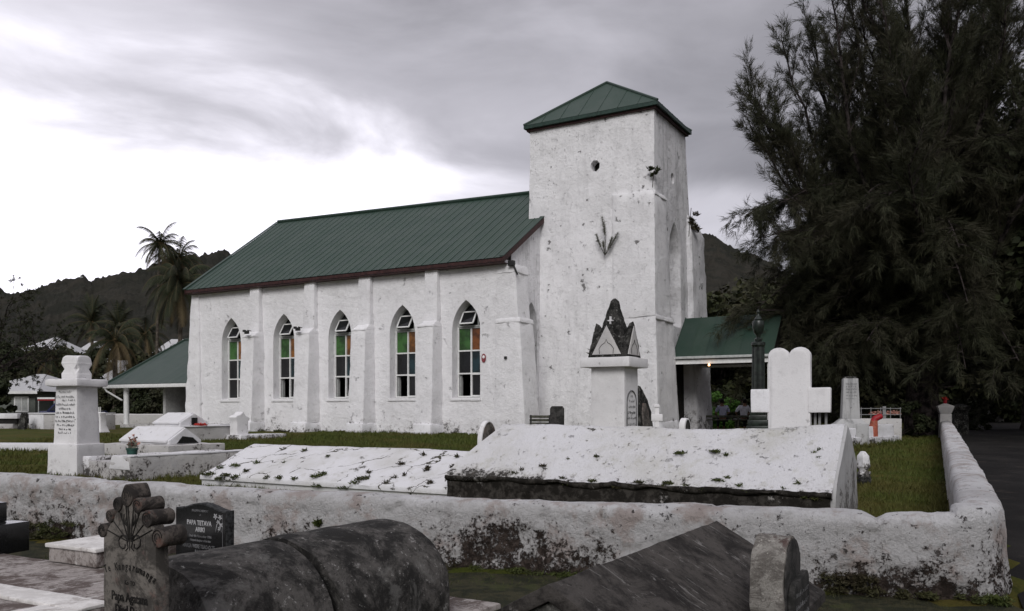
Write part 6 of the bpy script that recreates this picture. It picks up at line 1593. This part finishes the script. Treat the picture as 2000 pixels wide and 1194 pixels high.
palm('drooping palm whose dry fronds hang before the white house', 225, 60, zof(668, 60), 3.0, 30, 6, 1.6, .2, 0, 12)
palm('dark palm hidden low beside the hall roof', 285, 72, zof(655, 72), 2.8, 26, 7, 1.3, .18, 0, 5)
palm('broad dark palm low at the left behind the bungalow trees', 100, 68, zof(700, 68), 2.6, 24, 8, 1.4, .18, 0, 4)
# bare branched tree at the far left
p = at(-25, 40)
t = thing('bare_tree', 'sparse nearly bare tree reaching in from the left edge', 'tree', (p.x, p.y, 0))
lb = MB(); C_, D_ = [], []; rs = random.Random(5)
def grow(q_, d, l, r, lvl):
    pts = [q_.copy()]; n_ = 6
    for k in range(n_):
        d = (d+Vector((rs.gauss(0, .13), rs.gauss(0, .13), rs.gauss(.02, .08)))).normalized(); q_ = q_+d*l/n_; pts.append(q_.copy())
        if lvl < 3 and k >= 1 and rs.random() < .75:
            nd = (d+Vector((rs.gauss(0, .7), rs.gauss(0, .7), rs.gauss(.0, .4)))).normalized(); grow(q_.copy(), nd, l*rs.uniform(.45, .7), r*.5, lvl+1)
    lb.tube(pts, [r*(1-k/8) for k in range(len(pts))], 4)
    if lvl >= 2: C_.append(tuple(q_)); D_.append(tuple(d))
for (dx_, dz_) in ((.7, .8), (.9, .45), (.25, 1.), (-.3, 1.), (1., .25), (.6, .6), (.95, .55)): grow(Vector((0, 0, 3.2)), Vector((dx_, rs.uniform(-.3, .3), dz_)).normalized(), rs.uniform(2.2, 3.2), .06, 0)
lb.tube([(0, 0, -.2), (0, 0, 3.3)], [.14, .1], 7); lb.build('trunk', 'trunk_bark', t, fix=False)
V = needles(np.array(C_), np.array(D_), 14, .12, .05, .8); o = fast_mesh('foliage', V, 3, 'broad_dark', t); o['kind'] = 'stuff'

# ---- grass
def blades(name, n, xr, yr, h, keep=None, mat='blade_green', seed=1, wid=.012):
    r2 = np.random.default_rng(seed)
    x = r2.uniform(*xr, n); y = (yr[0]**-1+(yr[1]**-1-yr[0]**-1)*r2.random(n))**-1
    k = keep(x, y); x, y = x[k], y[k]; n = len(x); z = ground(x, y)
    dens = np.array([noise.noise(Vector((a*.9, b*.9, 0)))+.5*noise.noise(Vector((a*2.9, b*2.9, 5))) for a, b in zip(x, y)])
    kk = dens > -.32-.3*r2.random(n); x, y, z, dens = x[kk], y[kk], z[kk], dens[kk]; n = len(x)
    hh = h*(.5+r2.random(n))*(1+.45*dens)*(.7+y/18.); a = r2.random(n)*math.pi*2; wd = wid*(.4+y/12.)
    base = np.stack([x, y, z-.01], 1); s = np.stack([np.cos(a), np.sin(a), 0*a], 1)*wd[:, None]; tip = np.stack([r2.normal(0, .4, n)*hh, r2.normal(0, .4, n)*hh, hh], 1)
    V = np.stack([base-s*.5, base+s*.5, base+tip], 1).reshape(-1, 3)
    return tag(fast_mesh(name, V, 3, mat), kind='stuff', label='short green grass of the churchyard lawn' if 'lawn' in name else 'grass along the wall foot', cat='grass')
sidex = lambda y: 3.9+(y-6.9)*.507
blades('lawn_grass', 150000, (3.5, 16), (8.5, 31), .04, lambda x, y: (x < sidex(y)-.3) & (inside(x, y) > .6) & (x > y*.28), seed=1)
blades('lawn_grass', 110000, (-16, -3.5), (11.5, 32), .04, lambda x, y: (inside(x, y) > .6) & (x > -y*.64) & (x < -y*.20), seed=2)
blades('lawn_grass', 70000, (-8, 1.5), (16, 36), .04, lambda x, y: (x > -y*.42) & (x < -y*.0+.4) & ((y-31.7)+(x+.27)*.5752 < -.5), seed=3)
blades('wall_foot_grass', 45000, (-5, 3.9), (4.6, 10), .035, lambda x, y: (inside(x, y) < -.03) & (inside(x, y) > -2.2) & (abs(x) < y*.62), 'moss_green', seed=4, wid=.008)

# longer grass left uncut along stones and the wall
ed = []
for _ in range(150):
    d_ = random.uniform(.6, 22); q_ = corner+SIDE_D*d_-OUTS*(.42+random.uniform(0, .12)); ed.append((q_.x, q_.y, gz(q_.x, q_.y), .10, .03, 26, .11))
for _ in range(70):
    d_ = random.uniform(.5, 15); q_ = corner+WALL_D*d_-OUTF*(.45+random.uniform(0, .12)); ed.append((q_.x, q_.y, gz(q_.x, q_.y), .10, .03, 24, .09))
for _ in range(30):
    q_ = loc2w(T1, (random.uniform(.03, .12), random.uniform(0, 1.8), 0)); ed.append((q_.x, q_.y, gz(q_.x, q_.y), .08, .03, 26, .10))
for _ in range(40):
    q_ = loc2w(KG, (random.uniform(-1.5, .12), random.uniform(-.15, -.03), 0)) if random.random() < .4 else loc2w(KG, (random.uniform(.02, .1), random.uniform(0, 3.3), 0)); ed.append((q_.x, q_.y, gz(q_.x, q_.y), .10, .03, 26, .10))
for _ in range(60):
    u_ = random.uniform(-1.2, 3.4); q_ = Vector((9.85, 24.2, 0))+(Vector((12.35, 26.6, 0))-Vector((9.85, 24.2, 0))).normalized()*u_+Vector((.1, -.12, 0)); ed.append((q_.x, q_.y, gz(q_.x, q_.y), .14, .04, 26, .14))
V = np.concatenate([tuft(n_, r_, h_, lf_, .12, 2.2)+np.array([x_, y_, z_]) for x_, y_, z_, r_, h_, n_, lf_ in ed])
tag(fast_mesh('edge_grass', V, 3, 'blade_green'), kind='stuff', label='longer uncut grass along the stones and wall foot', cat='grass')
